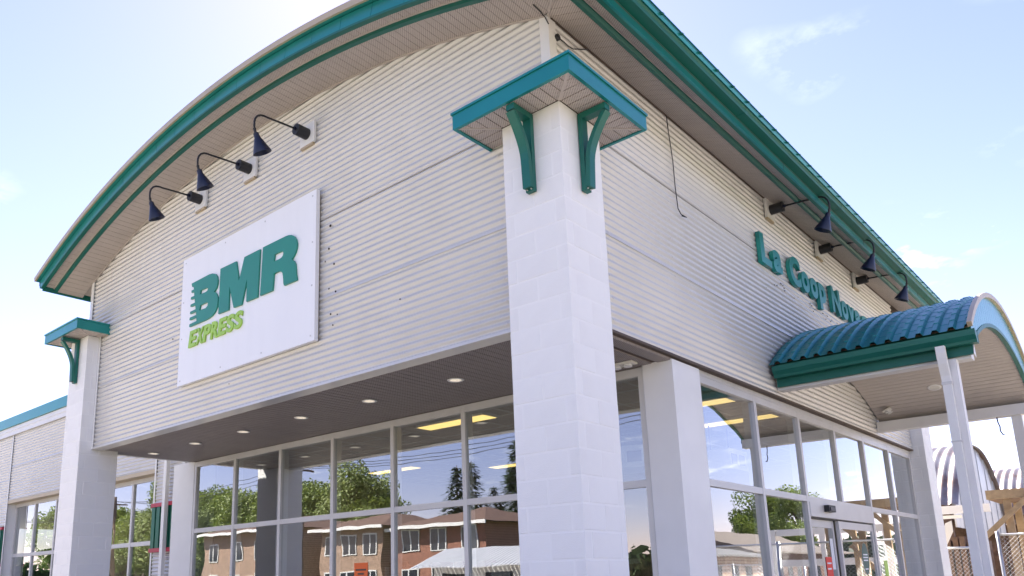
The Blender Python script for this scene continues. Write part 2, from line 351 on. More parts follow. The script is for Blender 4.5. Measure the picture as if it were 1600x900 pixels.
# screws and old fixing holes in the sheets
def dot(mb, p, n, r, k=6):
    n = Vector(n); a = n.cross(Vector((0,0,1))).normalized(); b = Vector((0,0,1)); p = Vector(p)
    ring = [p+(a*math.cos(2*math.pi*i/k)+b*math.sin(2*math.pi*i/k))*r for i in range(k)]
    mb.add(ring+[q+n*.006 for q in ring], [tuple(range(k,2*k))]+[(i,(i+1)%k,k+(i+1)%k,k+i) for i in range(k)])
mb = MB(); mb2 = MB()
for cx_ in [-8.1+1.22*i for i in range(7)]:
    z = 3.70+PITCH*1.0
    while z < arc_z(cx_)-.1:
        dot(mb, (cx_+random.uniform(-.02,.02), YF-AMP, z), (0,-1,0), .008); z += PITCH*random.choice((3,3,3,2))
for cy_ in [.95+1.25*i for i in range(8)]:
    z = 3.70+PITCH*2
    while z < 6.35:
        dot(mb2, (XW+AMP, cy_+random.uniform(-.02,.02), z), (1,0,0), .008); z += PITCH*random.choice((3,3,3,2))
tag(mb.build('cladding_screw', 'alu', front_wall), kind='stuff'); tag(mb2.build('cladding_screw', 'alu', side_wall), kind='stuff')
mb = MB()
for x, z, r in ((-3.12,5.44,.020),(-3.05,4.98,.017),(-3.13,4.72,.014),(-3.02,4.66,.016),(-3.20,5.05,.013),(-3.10,4.43,.015),(-3.06,4.30,.013),(-2.05,4.32,.011),(-6.42,4.9,.013),(-6.3,5.3,.01),(-5.0,4.02,.008),(-3.14,5.18,.018),(-2.99,4.40,.010)):
    dot(mb, (x, YF-.0055, z), (0,-1,0), r*.75, 7)
tag(mb.build('fixing_hole', 'dark_hole', front_wall), kind='stuff')
mb = MB()
for i in range(26):
    dot(mb, (XW+.0075, 4.9+random.uniform(0,3.1), 5.28+random.uniform(-.06,.05)), (1,0,0), random.uniform(.005,.011), 6)
tag(mb.build('fixing_hole', 'dark_hole', side_wall), kind='stuff')

# --- block columns -----------------------------------------------------------------
blkA = {}
def blk(sx, sy):
    k = (round(sx,3), round(sy,3))
    if k not in blkA: blkA[k] = beveled_box('block', sx-.011, sy-.011, .189, .004, 'block_paint')
    return blkA[k]
ZT = 5.43
def column(name, x0, y0, z_top, label):
    c = MB().box(x0+.0075, x0+.5925, y0+.0075, y0+.5925, 0, z_top).build(name, 'mortar_paint', store); c['label'] = label
    n = int(round(z_top/.2)); t = .1
    for k in range(n):
        z = .2*k+.1
        if z+.1 > z_top+.02: break
        if k % 2 == 0:
            L = [(.3, t/2, .4, t), (.3, .6-t/2, .4, t), (t/2, .15, t, .3), (t/2, .45, t, .3), (.6-t/2, .15, t, .3), (.6-t/2, .45, t, .3)]
        else:
            L = [(t/2, .3, t, .4), (.6-t/2, .3, t, .4), (.15, t/2, .3, t), (.45, t/2, .3, t), (.15, .6-t/2, .3, t), (.45, .6-t/2, .3, t)]
        for (cx_, cy_, sx, sy) in L:
            o = bpy.data.objects.new('block', blk(sx, sy)); COL.objects.link(o); o.parent = c
            o.location = (x0+cx_+random.uniform(-.0012,.0012), y0+cy_+random.uniform(-.0012,.0012), z)
    return c
column('corner_column', -.6, 0, ZT, 'white painted block column at the near corner of the store')
column('corner_column', -9.277, 0, ZT, 'white painted block column at the far left corner')
column('corner_column', -.6, 10.97, ZT, 'white painted block column beyond the entrance')

# --- column caps with brackets -------------------------------------------------------
def cap(x0, y0, sides, label, wall):
    o = .293; zb, zt = 5.418, 5.575; xa, xb, ya, yb = x0-o, x0+.6+o, y0-o, y0+.6+o
    mb = MB(); th = .03
    lips = []
    def ring(a, z0, z1, t):
        lips.append((a, z0, z1, t))
        mb.box(xa-a, xb+a, ya-a, ya-a+t, z0, z1); mb.box(xa-a, xb+a, yb+a-t, yb+a, z0, z1)
        mb.box(xa-a, xa-a+t, ya-a+t+.0005, yb+a-t-.0005, z0, z1); mb.box(xb+a-t, xb+a, ya-a+t+.0005, yb+a-t-.0005, z0, z1)
    ring(0, zb, zt-.022, th); ring(.012, zt-.0215, zt, .03)
    c = mb.build('column_cap', 'teal', store); c['label'] = label
    MB().box(xa+.02, xb-.02, ya+.02, yb-.02, zb+.03, zt-.03).build('cap_deck', 'dark_brown', c)
    # boards on the underside, mitred at the corners
    zf = zb+.012
    def board(p):                              # quad in plan
        MB().prism(p, lambda a,b,d: (a,b,d), zf, zf+.01).build('soffit_board', 'soffit', c)
    O = o-th
    for side in ('front','right','left','back'):
        n = 12; W = .6+2*O; step = W/n
        for i in range(n):
            s0 = -O+i*step+.004; s1 = -O+(i+1)*step-.004
            def ext(s): return min(O-.001, max(.004, -s+.006 if s < 0 else (s-.6+.006 if s > .6 else .004)))
            e0, e1 = ext(s0), ext(s1)
            if side == 'front': p = [(x0+s0, y0-O), (x0+s1, y0-O), (x0+s1, y0-e1), (x0+s0, y0-e0)]
            if side == 'right': p = [(x0+.6+O, y0+s0), (x0+.6+O, y0+s1), (x0+.6+e1, y0+s1), (x0+.6+e0, y0+s0)]
            if side == 'left': p = [(x0-O, y0+s0), (x0-O, y0+s1), (x0-e1, y0+s1), (x0-e0, y0+s0)]
            if side == 'back': p = [(x0+s0, y0+.6+O), (x0+s1, y0+.6+O), (x0+s1, y0+.6+e1), (x0+s0, y0+.6+e0)]
            board(p)
    # mitre strips
    for sx, sy in ((1,-1), (-1,-1), (1,1)):
        ex, ey = (x0+.6 if sx > 0 else x0), (y0 if sy < 0 else y0+.6)
        q = .008
        p = [(ex+q*.7, ey+sx*sy*q*.7), (ex+sx*O+q*.7, ey+sy*O+sx*sy*q*.7*1), (ex+sx*O-q*.7, ey+sy*O-sx*sy*q*.7), (ex-q*.7, ey-sx*sy*q*.7)]
        if sx*sy > 0: p = [(ex+q, ey-q), (ex+sx*O+q, ey+sy*O-q), (ex+sx*O-q, ey+sy*O+q), (ex-q, ey+q)]
        else: p = [(ex+q, ey+q), (ex+sx*O+q, ey+sy*O+q), (ex+sx*O-q, ey+sy*O-q), (ex-q, ey-q)]
        MB().prism(p, lambda a,b,d: (a,b,d), zf-.006, zf-.0005).build('mitre_strip', 'soffit_plain', c)
    # brackets: post, arm and curved brace of a hollow section
    for side in sides:
        mid = .3; hw = .038
        if side == 'front': F = lambda a, d, z: (x0+mid+a, y0-d, z)
        if side == 'right': F = lambda a, d, z: (x0+.6+d, y0+mid-.01+a, z)
        if side == 'left': F = lambda a, d, z: (x0-d, y0+mid+a, z)
        mb = MB()
        def sec(a0,a1,pts): mb.prism(pts, lambda d,z,a: F(a,d,z), a0, a1)
        sec(-hw, hw, [(.003,4.72),(.045,4.72),(.045,5.36),(.003,5.36)])
        sec(-hw, hw, [(.003,5.3605),(.262,5.3605),(.262,5.412),(.003,5.412)])
        br = []
        N_ = 12
        for i in range(N_+1):
            u = i/N_; z = 4.745+u*.60
            d = .058+.030*u+.155*max(0,(u-.42)/.58)**1.7
            br.append((d, z))
        poly = [(d-.018, z) for d, z in br]+[(d+.024, z-.004) for d, z in reversed(br)]
        vs = []; fs = []; n = len(br)
        for a in (-hw*1.02, hw*1.02):
            vs += [F(a, d-.016, z) for d, z in br]+[F(a, d+.026, z-.006) for d, z in br]
        for i in range(n-1):
            fs += [(i,i+1,n+i+1,n+i), (2*n+i,3*n+i,3*n+i+1,2*n+i+1), (i,2*n+i,2*n+i+1,i+1), (n+i,n+i+1,3*n+i+1,3*n+i)]
        fs += [(0,n,3*n,2*n),(n-1,3*n-1,4*n-1,2*n-1)]
        mb.add(vs, fs)
        b = mb.build('bracket', 'teal_shade', c)
        bb = MB(); 
        for a in (-.02, .02): bb.tube([F(a,.03,4.735), F(a,.056,4.735)], .006, 6)
        tag(bb.build('bracket_bolt', 'alu', c), kind='stuff')
    return c
cap(-.6, 0, ('front','right'), 'green column cap with two curved brackets at the near corner', True)
cap(-9.277, 0, ('front','left','right'), 'green column cap on the far left column', True)
cap(-.6, 10.97, ('front','right'), 'green column cap on the column beyond the entrance', True)

# --- roof: deck, fascia, trims, gutters, soffits ---------------------------------------
YB, YE = -.455, 12.3
roof = arc_solid(MB(), TEL-.004, TER+.006, RR+.172, RR+.20, -.50, YE).build('roof', 'teal', store, angle=30)
arc_solid(MB(), TEL-.004, TER+.004, RR+.168, RR+.238, -.525, -.5005).build('roof_edge_trim', 'gold', roof, angle=30)
n = int((TER-TEL)*RR/.46)
for i in range(n):
    t0 = TEL+(TER-TEL)*i/n; t1 = TEL+(TER-TEL)*(i+1)/n
    arc_solid(MB(), t0+.0002, t1-.0002, RR+.034, RR+.166, YB, YB+.02, 2).build('fascia_panel', 'teal', roof)
arc_solid(MB(), TEL, TER, RR+.008, RR+.032, YB-.004, YB+.052).build('fascia_lip', 'teal_shade', roof, angle=30)
mb = MB(); y = -.35
while y < YE:
    arc_solid(mb, TEL-.004, TER+.008, RR+.2005, RR+.212, y, y+.03, 24); y += .36
tag(mb.build('roof_rib', 'teal_shade', roof), kind='stuff')
# right eave fascia and gutter
zr = arc_z(.43)
MB().box(.412, .434, YB+.022, YE, zr-.005, zr+.20).build('eave_fascia', 'teal', roof)
MB().box(.375, .4115, YB+.054, YE, zr-.005, zr+.02).build('eave_lip', 'teal_shade', roof)
def gutter(xi, s, zb, y0, y1, m):
    pr_ = [(0,0),(.095,0),(.103,.028),(.128,.062),(.132,.112),(.118,.118),(.118,.110),(.122,.064),(.098,.032),(.09,.006),(.006,.006),(.006,.118),(0,.118)]
    g = MB().prism([(xi+s*a, zb+b) for a,b in pr_], lambda a,b,d: (a,d,b), y0, y1).build('gutter', m, roof)
    MB().prism([(xi+s*a, zb+b) for a,b in ((.002,.002),(.093,.002),(.1,.03),(.125,.063),(.127,.112),(.002,.115))], lambda a,b,d: (a,d,b), y0+.002, y0+.006).build('gutter_end_cap', m, roof)
    MB().box(min(xi+s*.120,xi+s*.138), max(xi+s*.120,xi+s*.138), y0, y1, zb+.1185, zb+.126).build('gutter_lip', 'teal', roof)
gutter(.4345, 1, zr+.088, -.44, YE, 'teal_shade')
for y in (2.6, 5.65, 8.7, 11.7):
    pr_ = [(-.001,-.0025),(.0965,-.0025),(.1055,.026),(.1305,.061),(.1345,.112),(.1325,.112),(.1285,.062),(.1035,.028),(.095,-.0002),(-.001,-.0002)]
    MB().prism([(.4345+a, zr+.088+b) for a,b in pr_], lambda a,b,d: (a,d,b), y, y+.07).build('gutter_sleeve', 'teal_shade', roof)
    MB().box(.4342, .4362, y+1.3, y+1.303, zr-.004, zr+.086).build('fascia_seam', 'dark_brown', roof)
zl = arc_z(-9.48)
MB().box(-9.484, -9.462, YB+.022, YE, zl-.025, zl+.17).build('eave_fascia', 'teal_shade', roof)
gutter(-9.4845, -1, zl+.04, -.44, YE, 'teal_shade')
# soffit backing
sb = arc_solid(MB(), TEL, TER-.002, RR+.052, RR+.075, YB+.052, YF+.02).build('eave_soffit', 'dark_brown', store)
sb2 = arc_solid(MB(), TW-.03, TER-.002, RR+.0525, RR+.0755, YF+.0205, YE-.05).build('eave_soffit', 'dark_brown', store)
sb3 = arc_solid(MB(), TEL+.001, -TW+.01, RR+.0525, RR+.0755, YF+.0205, YE-.05).build('eave_soffit', 'soffit_plain', store)
SW = TW*RR; SBI = math.asin((.155-XC)/RR)*RR; SBO = math.asin((.21-XC)/RR)*RR; SE = math.asin((.374-XC)/RR)*RR
def smap(s, y, r): return arc(s/RR, r, y)
def sboard(mb, p, r0=RR, r1=RR+.012):
    mb.prism(p, lambda s,y,r: smap(s,y,r), r0, r1)
YBI = -.21
BW, GAP = .1016, .005
s = TEL*RR+.01; cnt = 0; cur = MB()
while s < SBI-.02:
    s1 = min(s+BW, SBI-.002)
    def yend(q): return YF-.012 if q <= SW-.0 else YF-.012-(q-SW)*(YF-.012-YBI)/(SBI-SW)
    e0, e1 = yend(s), yend(s1-GAP)
    if e1 > YBI+.01: sboard(cur, [(s, YBI+.001), (s1-GAP, YBI+.001), (s1-GAP, e1), (s, e0)])
    s += BW; cnt += 1
    if cnt % 3 == 0 or s >= SBI-.02:
        if cur.v: cur.build('soffit_panel', 'soffit', sb)
        cur = MB()
y = YBI+.01; cnt = 0; cur = MB()
while y < YE-.2:
    def sst(q): return SW+.013 if q >= YF else SW+.013+(YF-q)*(SBI-SW-.013)/(YF-YBI)
    a0, a1 = sst(y), sst(y+BW-GAP)
    if a0 < SBI-.01: sboard(cur, [(a0, y), (SBI-.001, y), (SBI-.001, y+BW-GAP), (a1, y+BW-GAP)])
    y += BW; cnt += 1
    if cnt % 3 == 0:
        if cur.v: cur.build('soffit_panel', 'soffit', sb2)
        cur = MB()
# mitre strip at the near corner
MB().prism([(SW-.004, YF-.006), (SW+.010, YF+.006), (SBI+.006, YBI+.008), (SBI-.008, YBI-.004)], lambda s,y,r: smap(s,y,r), RR-.006, RR-.0005).build('mitre_strip', 'soffit_plain', sb)
# wall channel under the soffit
arc_solid(MB(), -TW+.004, TW-.002, RR-.012, RR-.0005, YF-.028, YF-.0125).build('soffit_channel', 'soffit_plain', sb)
MB().box(XW+.0125, XW+.03, YF+.02, YE-.4, 6.405, 6.418).build('soffit_channel', 'dark_brown', sb2)
# outer strip of short boards
mb = MB(); s = TEL*RR+.01
while s < SE-.05:
    sboard(mb, [(s, YB+.053), (s+BW-GAP, YB+.053), (s+BW-GAP, -.262), (s, -.262)], RR+.04, RR+.0515); s += BW
tag(mb.build('soffit_strip', 'soffit', sb), kind='stuff')
mb = MB(); y = -.25
while y < YE-.2:
    sboard(mb, [(SBO+.002, y), (SE, y), (SE, y+BW-GAP), (SBO+.002, y+BW-GAP)], RR+.04, RR+.0515); y += BW
tag(mb.build('soffit_strip', 'soffit', sb2), kind='stuff')
# green drop band
arc_solid(MB(), TEL+.0005, SBO/RR, RR-.006, RR+.058, -.26, YBI).build('soffit_band', 'teal_shade', roof, angle=30)
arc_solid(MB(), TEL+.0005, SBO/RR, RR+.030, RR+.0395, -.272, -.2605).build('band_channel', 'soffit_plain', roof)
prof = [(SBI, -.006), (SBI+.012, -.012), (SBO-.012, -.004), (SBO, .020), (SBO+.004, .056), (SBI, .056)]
MB().prism(prof, lambda s,r,y: smap(s,y,RR+r), YBI+.0005, YE-.2).build('soffit_band', 'teal_shade', roof)
MB().prism([(SBO+.0045,.03),(SBO+.014,.03),(SBO+.014,.0395),(SBO+.0045,.0395)], lambda s,r,y: smap(s,y,RR+r), -.26, YE-.2).build('band_channel', 'soffit_plain', roof)

# --- recess soffit under the front ----------------------------------------------------
ZS = 3.685
rs = MB().box(-9.0, XW-.162, YF+.161, 2.05, ZS+.02, ZS+.09).build('recess_soffit', 'dark_brown', store)
MB().box(-9.0, XL+.419, YF+.02, YF+.1605, ZS+.02, ZS+.09).build('recess_soffit_edge', 'dark_brown', rs)
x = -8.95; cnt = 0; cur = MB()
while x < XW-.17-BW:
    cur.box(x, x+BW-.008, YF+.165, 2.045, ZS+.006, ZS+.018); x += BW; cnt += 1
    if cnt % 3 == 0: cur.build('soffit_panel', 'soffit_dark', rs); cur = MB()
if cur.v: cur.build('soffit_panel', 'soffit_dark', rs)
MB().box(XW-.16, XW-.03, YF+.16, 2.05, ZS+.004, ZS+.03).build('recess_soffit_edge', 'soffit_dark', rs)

# --- front storefront ------------------------------------------------------------------
SY = 2.03
def storefront_front():
    xs = [-8.87, -7.70, -6.50, -5.30, -4.11, -2.90, -1.70, -.56]
    hw = .03; mb = MB()
    for i, x in enumerate(xs): mb.box(x-hw, x+hw, SY, SY+.14, 0.12, 3.682)
    zr_ = [(0.12,0.20), (1.30,1.365), (2.505,2.575), (3.60,3.682)]
    for i in range(len(xs)-1):
        for a, b in zr_: mb.box(xs[i]+hw+.0004, xs[i+1]-hw-.0004, SY+.002, SY+.138, a, b)
    f = mb.build('storefront_frame', 'alu', store)
    for i in range(len(xs)-1):
        for j in range(3):
            z0, z1 = zr_[j][1], zr_[j+1][0]
            p = MB().box(xs[i]+hw, xs[i+1]-hw, -.003, .003, z0, z1).build('pane', 'glass', f)
            p.location = (0, SY+.035, 0); p.rotation_euler = (random.uniform(-.0012,.0012), 0, 0)
            cx_ = (xs[i]+xs[i+1])/2
            for v in p.data.vertices: v.co.x -= cx_
            p.location.x = cx_; p.rotation_euler.z = random.uniform(-.0025,.0025)
    MB().box(-9.6, -.5, SY+.01, SY+.13, 0, .119).build('storefront_curb', 'concrete', f)
    return f
storefront_front()
MB().box(-9.58, -8.905, SY-.005, SY+.4, 0, 3.70).build('pilaster', 'white_trim', store)
MB().box(-.525, XW-.012, SY-.012, 2.60, 0, 3.70).build('corner_post', 'white_trim', store)
for x in (-.55, -.528): pass
MB().box(-.5295, -.5255, SY-.02, SY+.12, 0, 3.69).build('post_edge_trim', 'alu', store)

# --- side storefront ------------------------------------------------------------------------
SX = -.25
def storefront_side():
    ys = [2.655, 4.075, 5.46, 6.85, 8.19, 9.55, 10.93]; hw = .035; mb = MB()
    for i, y in enumerate(ys):
        z0 = 2.6005 if i == 3 else .12
        mb.box(SX-.14, SX, y-hw, y+hw, z0, 3.66)
    for i in range(6):
        door = i in (2, 3)
        zr_ = [(2.53,2.60), (3.585,3.66)] if door else [(.12,.20), (1.30,1.365), (2.53,2.60), (3.585,3.66)]
        for a, b in zr_:
            y0 = ys[i]+hw+.0004; y1 = ys[i+1]-hw-.0004
            if a == 2.53 and i == 2: y1 = ys[3]
            if a == 2.53 and i == 3: y0 = ys[3]+.0002
            mb.box(SX-.138, SX-.002, y0, y1, a, b)
    mb.box(SX-.12, SX+.004, 2.6, 10.96, 3.6605, 3.714)
    f = mb.build('storefront_frame', 'alu', store)
    def pane(y0, y1, z0, z1, par=f, x=SX-.035, g='glass'):
        p = MB().box(-.003, .003, y0-(y0+y1)/2, y1-(y0+y1)/2, z0, z1).build('pane', g, par)
        p.location = (x, (y0+y1)/2, 0); p.rotation_euler = (0, random.uniform(-.0012,.0012), random.uniform(-.002,.002))
    for i in range(6):
        pane(ys[i]+hw, ys[i+1]-hw, 2.60, 3.585)
        if i not in (2, 3):
            pane(ys[i]+hw, ys[i+1]-hw, .20, 1.30); pane(ys[i]+hw, ys[i+1]-hw, 1.365, 2.53)
    MB().box(SX-.12, SX-.01, 2.6, 5.45, 0, .119).build('storefront_curb', 'concrete', f)
    MB().box(SX-.12, SX-.01, 8.2, 10.96, 0, .119).build('storefront_curb', 'concrete', f)
    # sliding door: header box and two leaves
    y0, y1 = ys[2]+hw, ys[4]-hw
    h = MB().box(SX-.16, SX+.006, y0+.001, y1-.001, 2.352, 2.529).build('door_header', 'alu', store)
    MB().box(SX-.16, SX-.03, y0+.002, y1-.002, 2.335, 2.3515).build('door_track', 'black', h)
    for a, b, xo in ((y0+.01, 6.555, -.075), (6.60, y1-.005, -.02)):
        x = SX+xo; mb = MB(); st = .055
        mb.box(x-.045, x, a, a+st, .03, 2.333); mb.box(x-.045, x, b-st, b, .03, 2.333)
        mb.box(x-.043, x-.002, a+st+.0003, b-st-.0003, 2.235, 2.331); mb.box(x-.043, x-.002, a+st+.0003, b-st-.0003, .03, .22)
        d = mb.build('sliding_door', 'alu', store)
        pane(a+st, b-st, .22, 2.235, d, x-.02)
    return f
storefront_side()

# --- interior ---------------------------------------------------------------------------------
MB().box(-9.0, -.41, 2.2, 11.7, -.02, .012).build('interior_floor', 'int_floor', store)
ic = MB().box(-9.0, -.41, 2.2, 11.7, 3.73, 3.80).build('interior_ceiling', 'int_ceiling', store)
mb = MB()
for i in range(14): mb.box(-9+.61*i+.6, -9+.61*i+.624, 2.25, 11.6, 3.722, 3.7295)
for j in range(15): mb.box(-8.9, -.5, 2.4+.61*j, 2.424+.61*j, 3.7215, 3.7285)
mb.build('ceiling_grid', 'shelf_white', ic)
MB().box(-9.0, -8.9, 2.45, 11.7, .013, 3.72).build('interior_wall', 'int_wall', store)
MB().box(-9.0, -.4, 11.5, 11.69, .013, 3.72).build('interior_wall', 'int_wall', store)

# ------------------------------------------------------------------ left wing of the store
wing = empty('store_wing', (0, 2.3, 0), 0, 'low corrugated wing with large windows and blue roof edge, left of the column', 'building')
WY = 2.3
def W(mb, name, m, par=None, **k):
    o = mb.build(name, m, None, **k); o.parent = par or wing
    if not par: o.matrix_parent_inverse = Matrix.Translation((0, -WY, 0))
    return o
wall = W(MB().box(-34, -18.20, WY+.03, WY+.3, 0, 5.44).box(-18.19, -10.76, WY+.03, WY+.3, 3.80, 5.44).box(-10.75, -9.59, WY+.03, WY+.3, 0, 5.44).box(-18.19, -10.76, WY+.26, WY+.34, 0, .8), 'wall', 'dark_brown')
def wp(x0, x1, z0, z1): corr_panel('cladding_panel', wall, z0, z1, lambda z: (x0, x1), lambda a,d,z: (a, WY-d, z), kick=.003)
for a, b, c_, d_ in ((-18.15,-10.76,3.80,4.63),(-18.15,-10.76,4.63,5.44),(-10.70,-9.6,3.15,4.3),(-10.70,-9.6,4.3,5.44),(-10.70,-9.6,.9,2.26),(-20.6,-18.21,3.18,4.3),(-20.6,-18.21,4.3,5.44),(-20.6,-18.21,.9,2.2),(-34,-20.61,3.8,5.44),(-34,-20.61,.9,3.8)):
    wp(a, b, c_, d_)
for x in (-18.18, -10.73):
    W(MB().box(x-.025, x+.025, WY-.02, WY-.013, .9, 5.44), 'corner_trim', 'white_trim', wall)
W(MB().box(-34, -9.59, WY-.05, WY+.3, 5.45, 5.66).box(-34, -9.59, WY-.065, WY-.0505, 5.56, 5.66), 'fascia_board', 'white_trim')
W(MB().box(-34, -9.3, WY-.10, WY+.3, 5.665, 5.91), 'roof_edge', 'teal')
W(MB().box(-34, -9.12, WY+.3, 11.5, 5.6, 5.80), 'roof', 'roof_grey')
W(MB().box(-34, -9.7, 11.2, 11.4, 0, 5.6), 'back_wall', 'int_wall')
W(MB().box(-34, -9.7, 2.7, 11.2, 4.2, 4.3), 'interior_ceiling', 'int_ceiling')
# masonry base of the piers
W(MB().box(-34, -18.2, WY-.02, WY+.02, 0, .89).box(-10.75, -9.6, WY-.02, WY+.02, 0, .89), 'wall_base', 'block_paint')
# green accent panels with red rails
for x0, x1, z0, z1 in ((-10.72,-9.93,2.26,3.14), (-20.4,-18.25,2.2,3.16)):
    mb = MB(); x = x0+.01
    while x < x1-.05:
        xe = min(x+.17, x1); mb.box(x, xe-.05, WY-.055, WY-.015, z0+.07, z1-.07); mb.box(xe-.05, xe, WY-.03, WY-.0145, z0+.07, z1-.07); x += .17
    gp = W(mb, 'accent_panel', 'panel_green')
    W(MB().box(x0-.01, x1+.01, WY-.07, WY-.012, z0, z0+.069).box(x0-.01, x1+.01, WY-.07, WY-.012, z1-.069, z1), 'accent_rail', 'red_trim', gp)
# window bay
xs = [-18.15, -16.95, -15.72, -14.49, -13.26, -12.03, -10.78]; mb = MB(); hw = .035; y0 = WY+.2
for x in xs: mb.box(x-hw, x+hw, y0, y0+.1, .8, 3.72)
for i in range(6):
    for a, b in ((.8,.87), (2.42,2.50), (3.64,3.72)): mb.box(xs[i]+hw+.0003, xs[i+1]-hw-.0003, y0+.002, y0+.098, a, b)
wf = W(mb, 'window_frame', 'alu')
W(MB().box(-18.19, -10.76, WY-.01, WY+.25, 3.722, 3.797), 'window_head', 'gold', wf)
for i in range(6):
    for a, b in ((.87,2.42), (2.50,3.64)):
        W(MB().box(xs[i]+hw, xs[i+1]-hw, y0+.03, y0+.036, a, b), 'pane', 'glass_far', wf)
W(MB().box(-18.22, -18.19, WY+.0, WY+.3, 0, 3.8), 'window_reveal', 'block_paint', wf)
dsp = W(MB().box(-10.20, -10.10, WY-.14, WY-.07, 0, 5.45), 'downspout', 'white_trim')
W(MB().box(-9.70, -9.60, WY-.06, WY-.02, 0, 5.44), 'corner_trim', 'cladding', wall)

# ------------------------------------------------------------------ entrance canopy
cny = empty('entrance_canopy', (0.9, 6.83, 0), 0, 'barrel-roofed green metal entrance canopy on white posts', 'canopy')
CYC = 6.83
def K(mb, name, m, par=None, **k):
    o = mb.build(name, m, None, **k); o.parent = par or cny
    if not par: o.matrix_parent_inverse = Matrix.Translation((-.9, -CYC, 0))
    return o
RC = 3.87; ZCC = 4.88-RC; TH = math.asin(2.30/RC)
def ca(t, r, x): return (x, CYC+r*math.sin(t), ZCC+r*math.cos(t))
X0, X1 = XW+.014, 1.83
# ribbed roof sheet, crimped along the curve
prof = []; x = X0
P_ = .148
while x < X1-.02:
    for dx, h in ((0,0),(.062,0),(.080,.034),(.122,.034),(.140,0)):
        if x+dx <= X1: prof.append((x+dx, h))
    x += P_
prof.append((X1, prof[-1][1]))
seg = 26; vs = []; fs = []; n = len(prof)
rows = []
for i in range(seg):
    t0 = -TH-.02+(2*TH+.04)*i/seg; t1 = -TH-.02+(2*TH+.04)*(i+1)/seg
    for t, lift in ((t0, .006), (t1-.0008, 0.0)):
        rows.append([ca(t, RC+h+(lift if h > .01 else lift*.5), x) for x, h in prof])
for r_ in rows: vs += r_
for i in range(len(rows)-1):
    for k in range(n-1): fs.append((i*n+k, i*n+k+1, (i+1)*n+k+1, (i+1)*n+k))
sheet = K(MB().add(vs, fs), 'roof_sheet', 'teal_roof')
md = sheet.modifiers.new('thick', 'SOLIDIFY'); md.thickness = .003
def ca_solid(mb, t0, t1, r0, r1, x0, x1, n=20, zc0=None, zc1=None):
    vs = []; fs = []
    for i in range(n+1):
        t = t0+(t1-t0)*i/n; vs += [ca(t,r0,x0), ca(t,r0,x1), ca(t,r1,x1), ca(t,r1,x0)]
    for i in range(n):
        for k in range(4): fs.append((4*i+k, 4*i+(k+1)%4, 4*i+4+(k+1)%4, 4*i+4+k))
    fs += [(0,1,2,3), (4*n+3,4*n+2,4*n+1,4*n)]
    return mb.add(vs, fs)
K(ca_solid(MB(), -TH, TH, RC-.03, RC-.012, X0+.01, X1), 'roof_deck', 'dark_brown')
K(ca_solid(MB(), -TH-.01, TH+.01, RC-.012, RC+.045, X1+.0005, X1+.045), 'roof_edge_trim', 'gold', angle=30)
# soffit arc
RS = 4.7; ZSS = 4.50-RS
def cs(t, r, x): return (x, CYC+r*math.sin(t), ZSS+r*math.cos(t))
def zs_at(y): return ZSS+math.sqrt(RS*RS-(y-CYC)**2)
YBL, YBR = 4.665, 2*CYC-4.665
# curved front fascia in upright panels
nf = 30; ya, yb_ = 4.62, 2*CYC-4.62
for i in range(nf):
    a = ya+(yb_-ya)*i/nf+.002; b = ya+(yb_-ya)*(i+1)/nf-.002
    def lo(y): return zs_at(y) if YBL+.05 < y < YBR-.05 else 3.93
    def hi(y): return ZCC+math.sqrt((RC-.013)**2-(y-CYC)**2)
    K(MB().prism([(a,lo(a)+.03),(b,lo(b)+.03),(b,hi(b)),(a,hi(a))], lambda p,q,d: (d,p,q), X1-.01, X1+.012), 'fascia_panel', 'teal')
mb = MB(); TS = math.asin((YBR-CYC)/RS); vs = []; fs = []; nn = 24
for i in range(nn+1):
    t = -TS+2*TS*i/nn; vs += [cs(t,RS-.012,X1-.03), cs(t,RS-.012,X1+.02), cs(t,RS+.032,X1+.02), cs(t,RS+.032,X1-.03)]
for i in range(nn):
    for k in range(4): fs.append((4*i+k, 4*i+(k+1)%4, 4*i+4+(k+1)%4, 4*i+4+k))
fs += [(0,1,2,3), (4*nn+3,4*nn+2,4*nn+1,4*nn)]
K(MB().add(vs, fs), 'fascia_lip', 'teal_shade', angle=30)
# soffit planks along the canopy depth
vs = []; fs = []
for i in range(nn+1):
    t = -TS+2*TS*i/nn; vs += [cs(t,RS+.014,X0), cs(t,RS+.014,X1-.031), cs(t,RS+.03,X1-.031), cs(t,RS+.03,X0)]
for i in range(nn):
    for k in range(4): fs.append((4*i+k, 4*i+(k+1)%4, 4*i+4+(k+1)%4, 4*i+4+k))
csb = K(MB().add(vs, fs), 'canopy_soffit', 'dark_brown')
npl = int(2*TS*RS/BW)
for i in range(0, npl, 3):
    mb = MB()
    for j in range(i, min(i+3, npl)):
        t0 = -TS+2*TS*j/npl; t1 = -TS+2*TS*(j+1)/npl-.0021
        mb.hexa([cs(t0,RS,X0+.005),cs(t1,RS,X0+.005),cs(t1,RS,X1-.032),cs(t0,RS,X1-.032)], [cs(t0,RS+.013,X0+.005),cs(t1,RS+.013,X0+.005),cs(t1,RS+.013,X1-.032),cs(t0,RS+.013,X1-.032)])
    K(mb, 'soffit_panel', 'soffit_plain', csb)
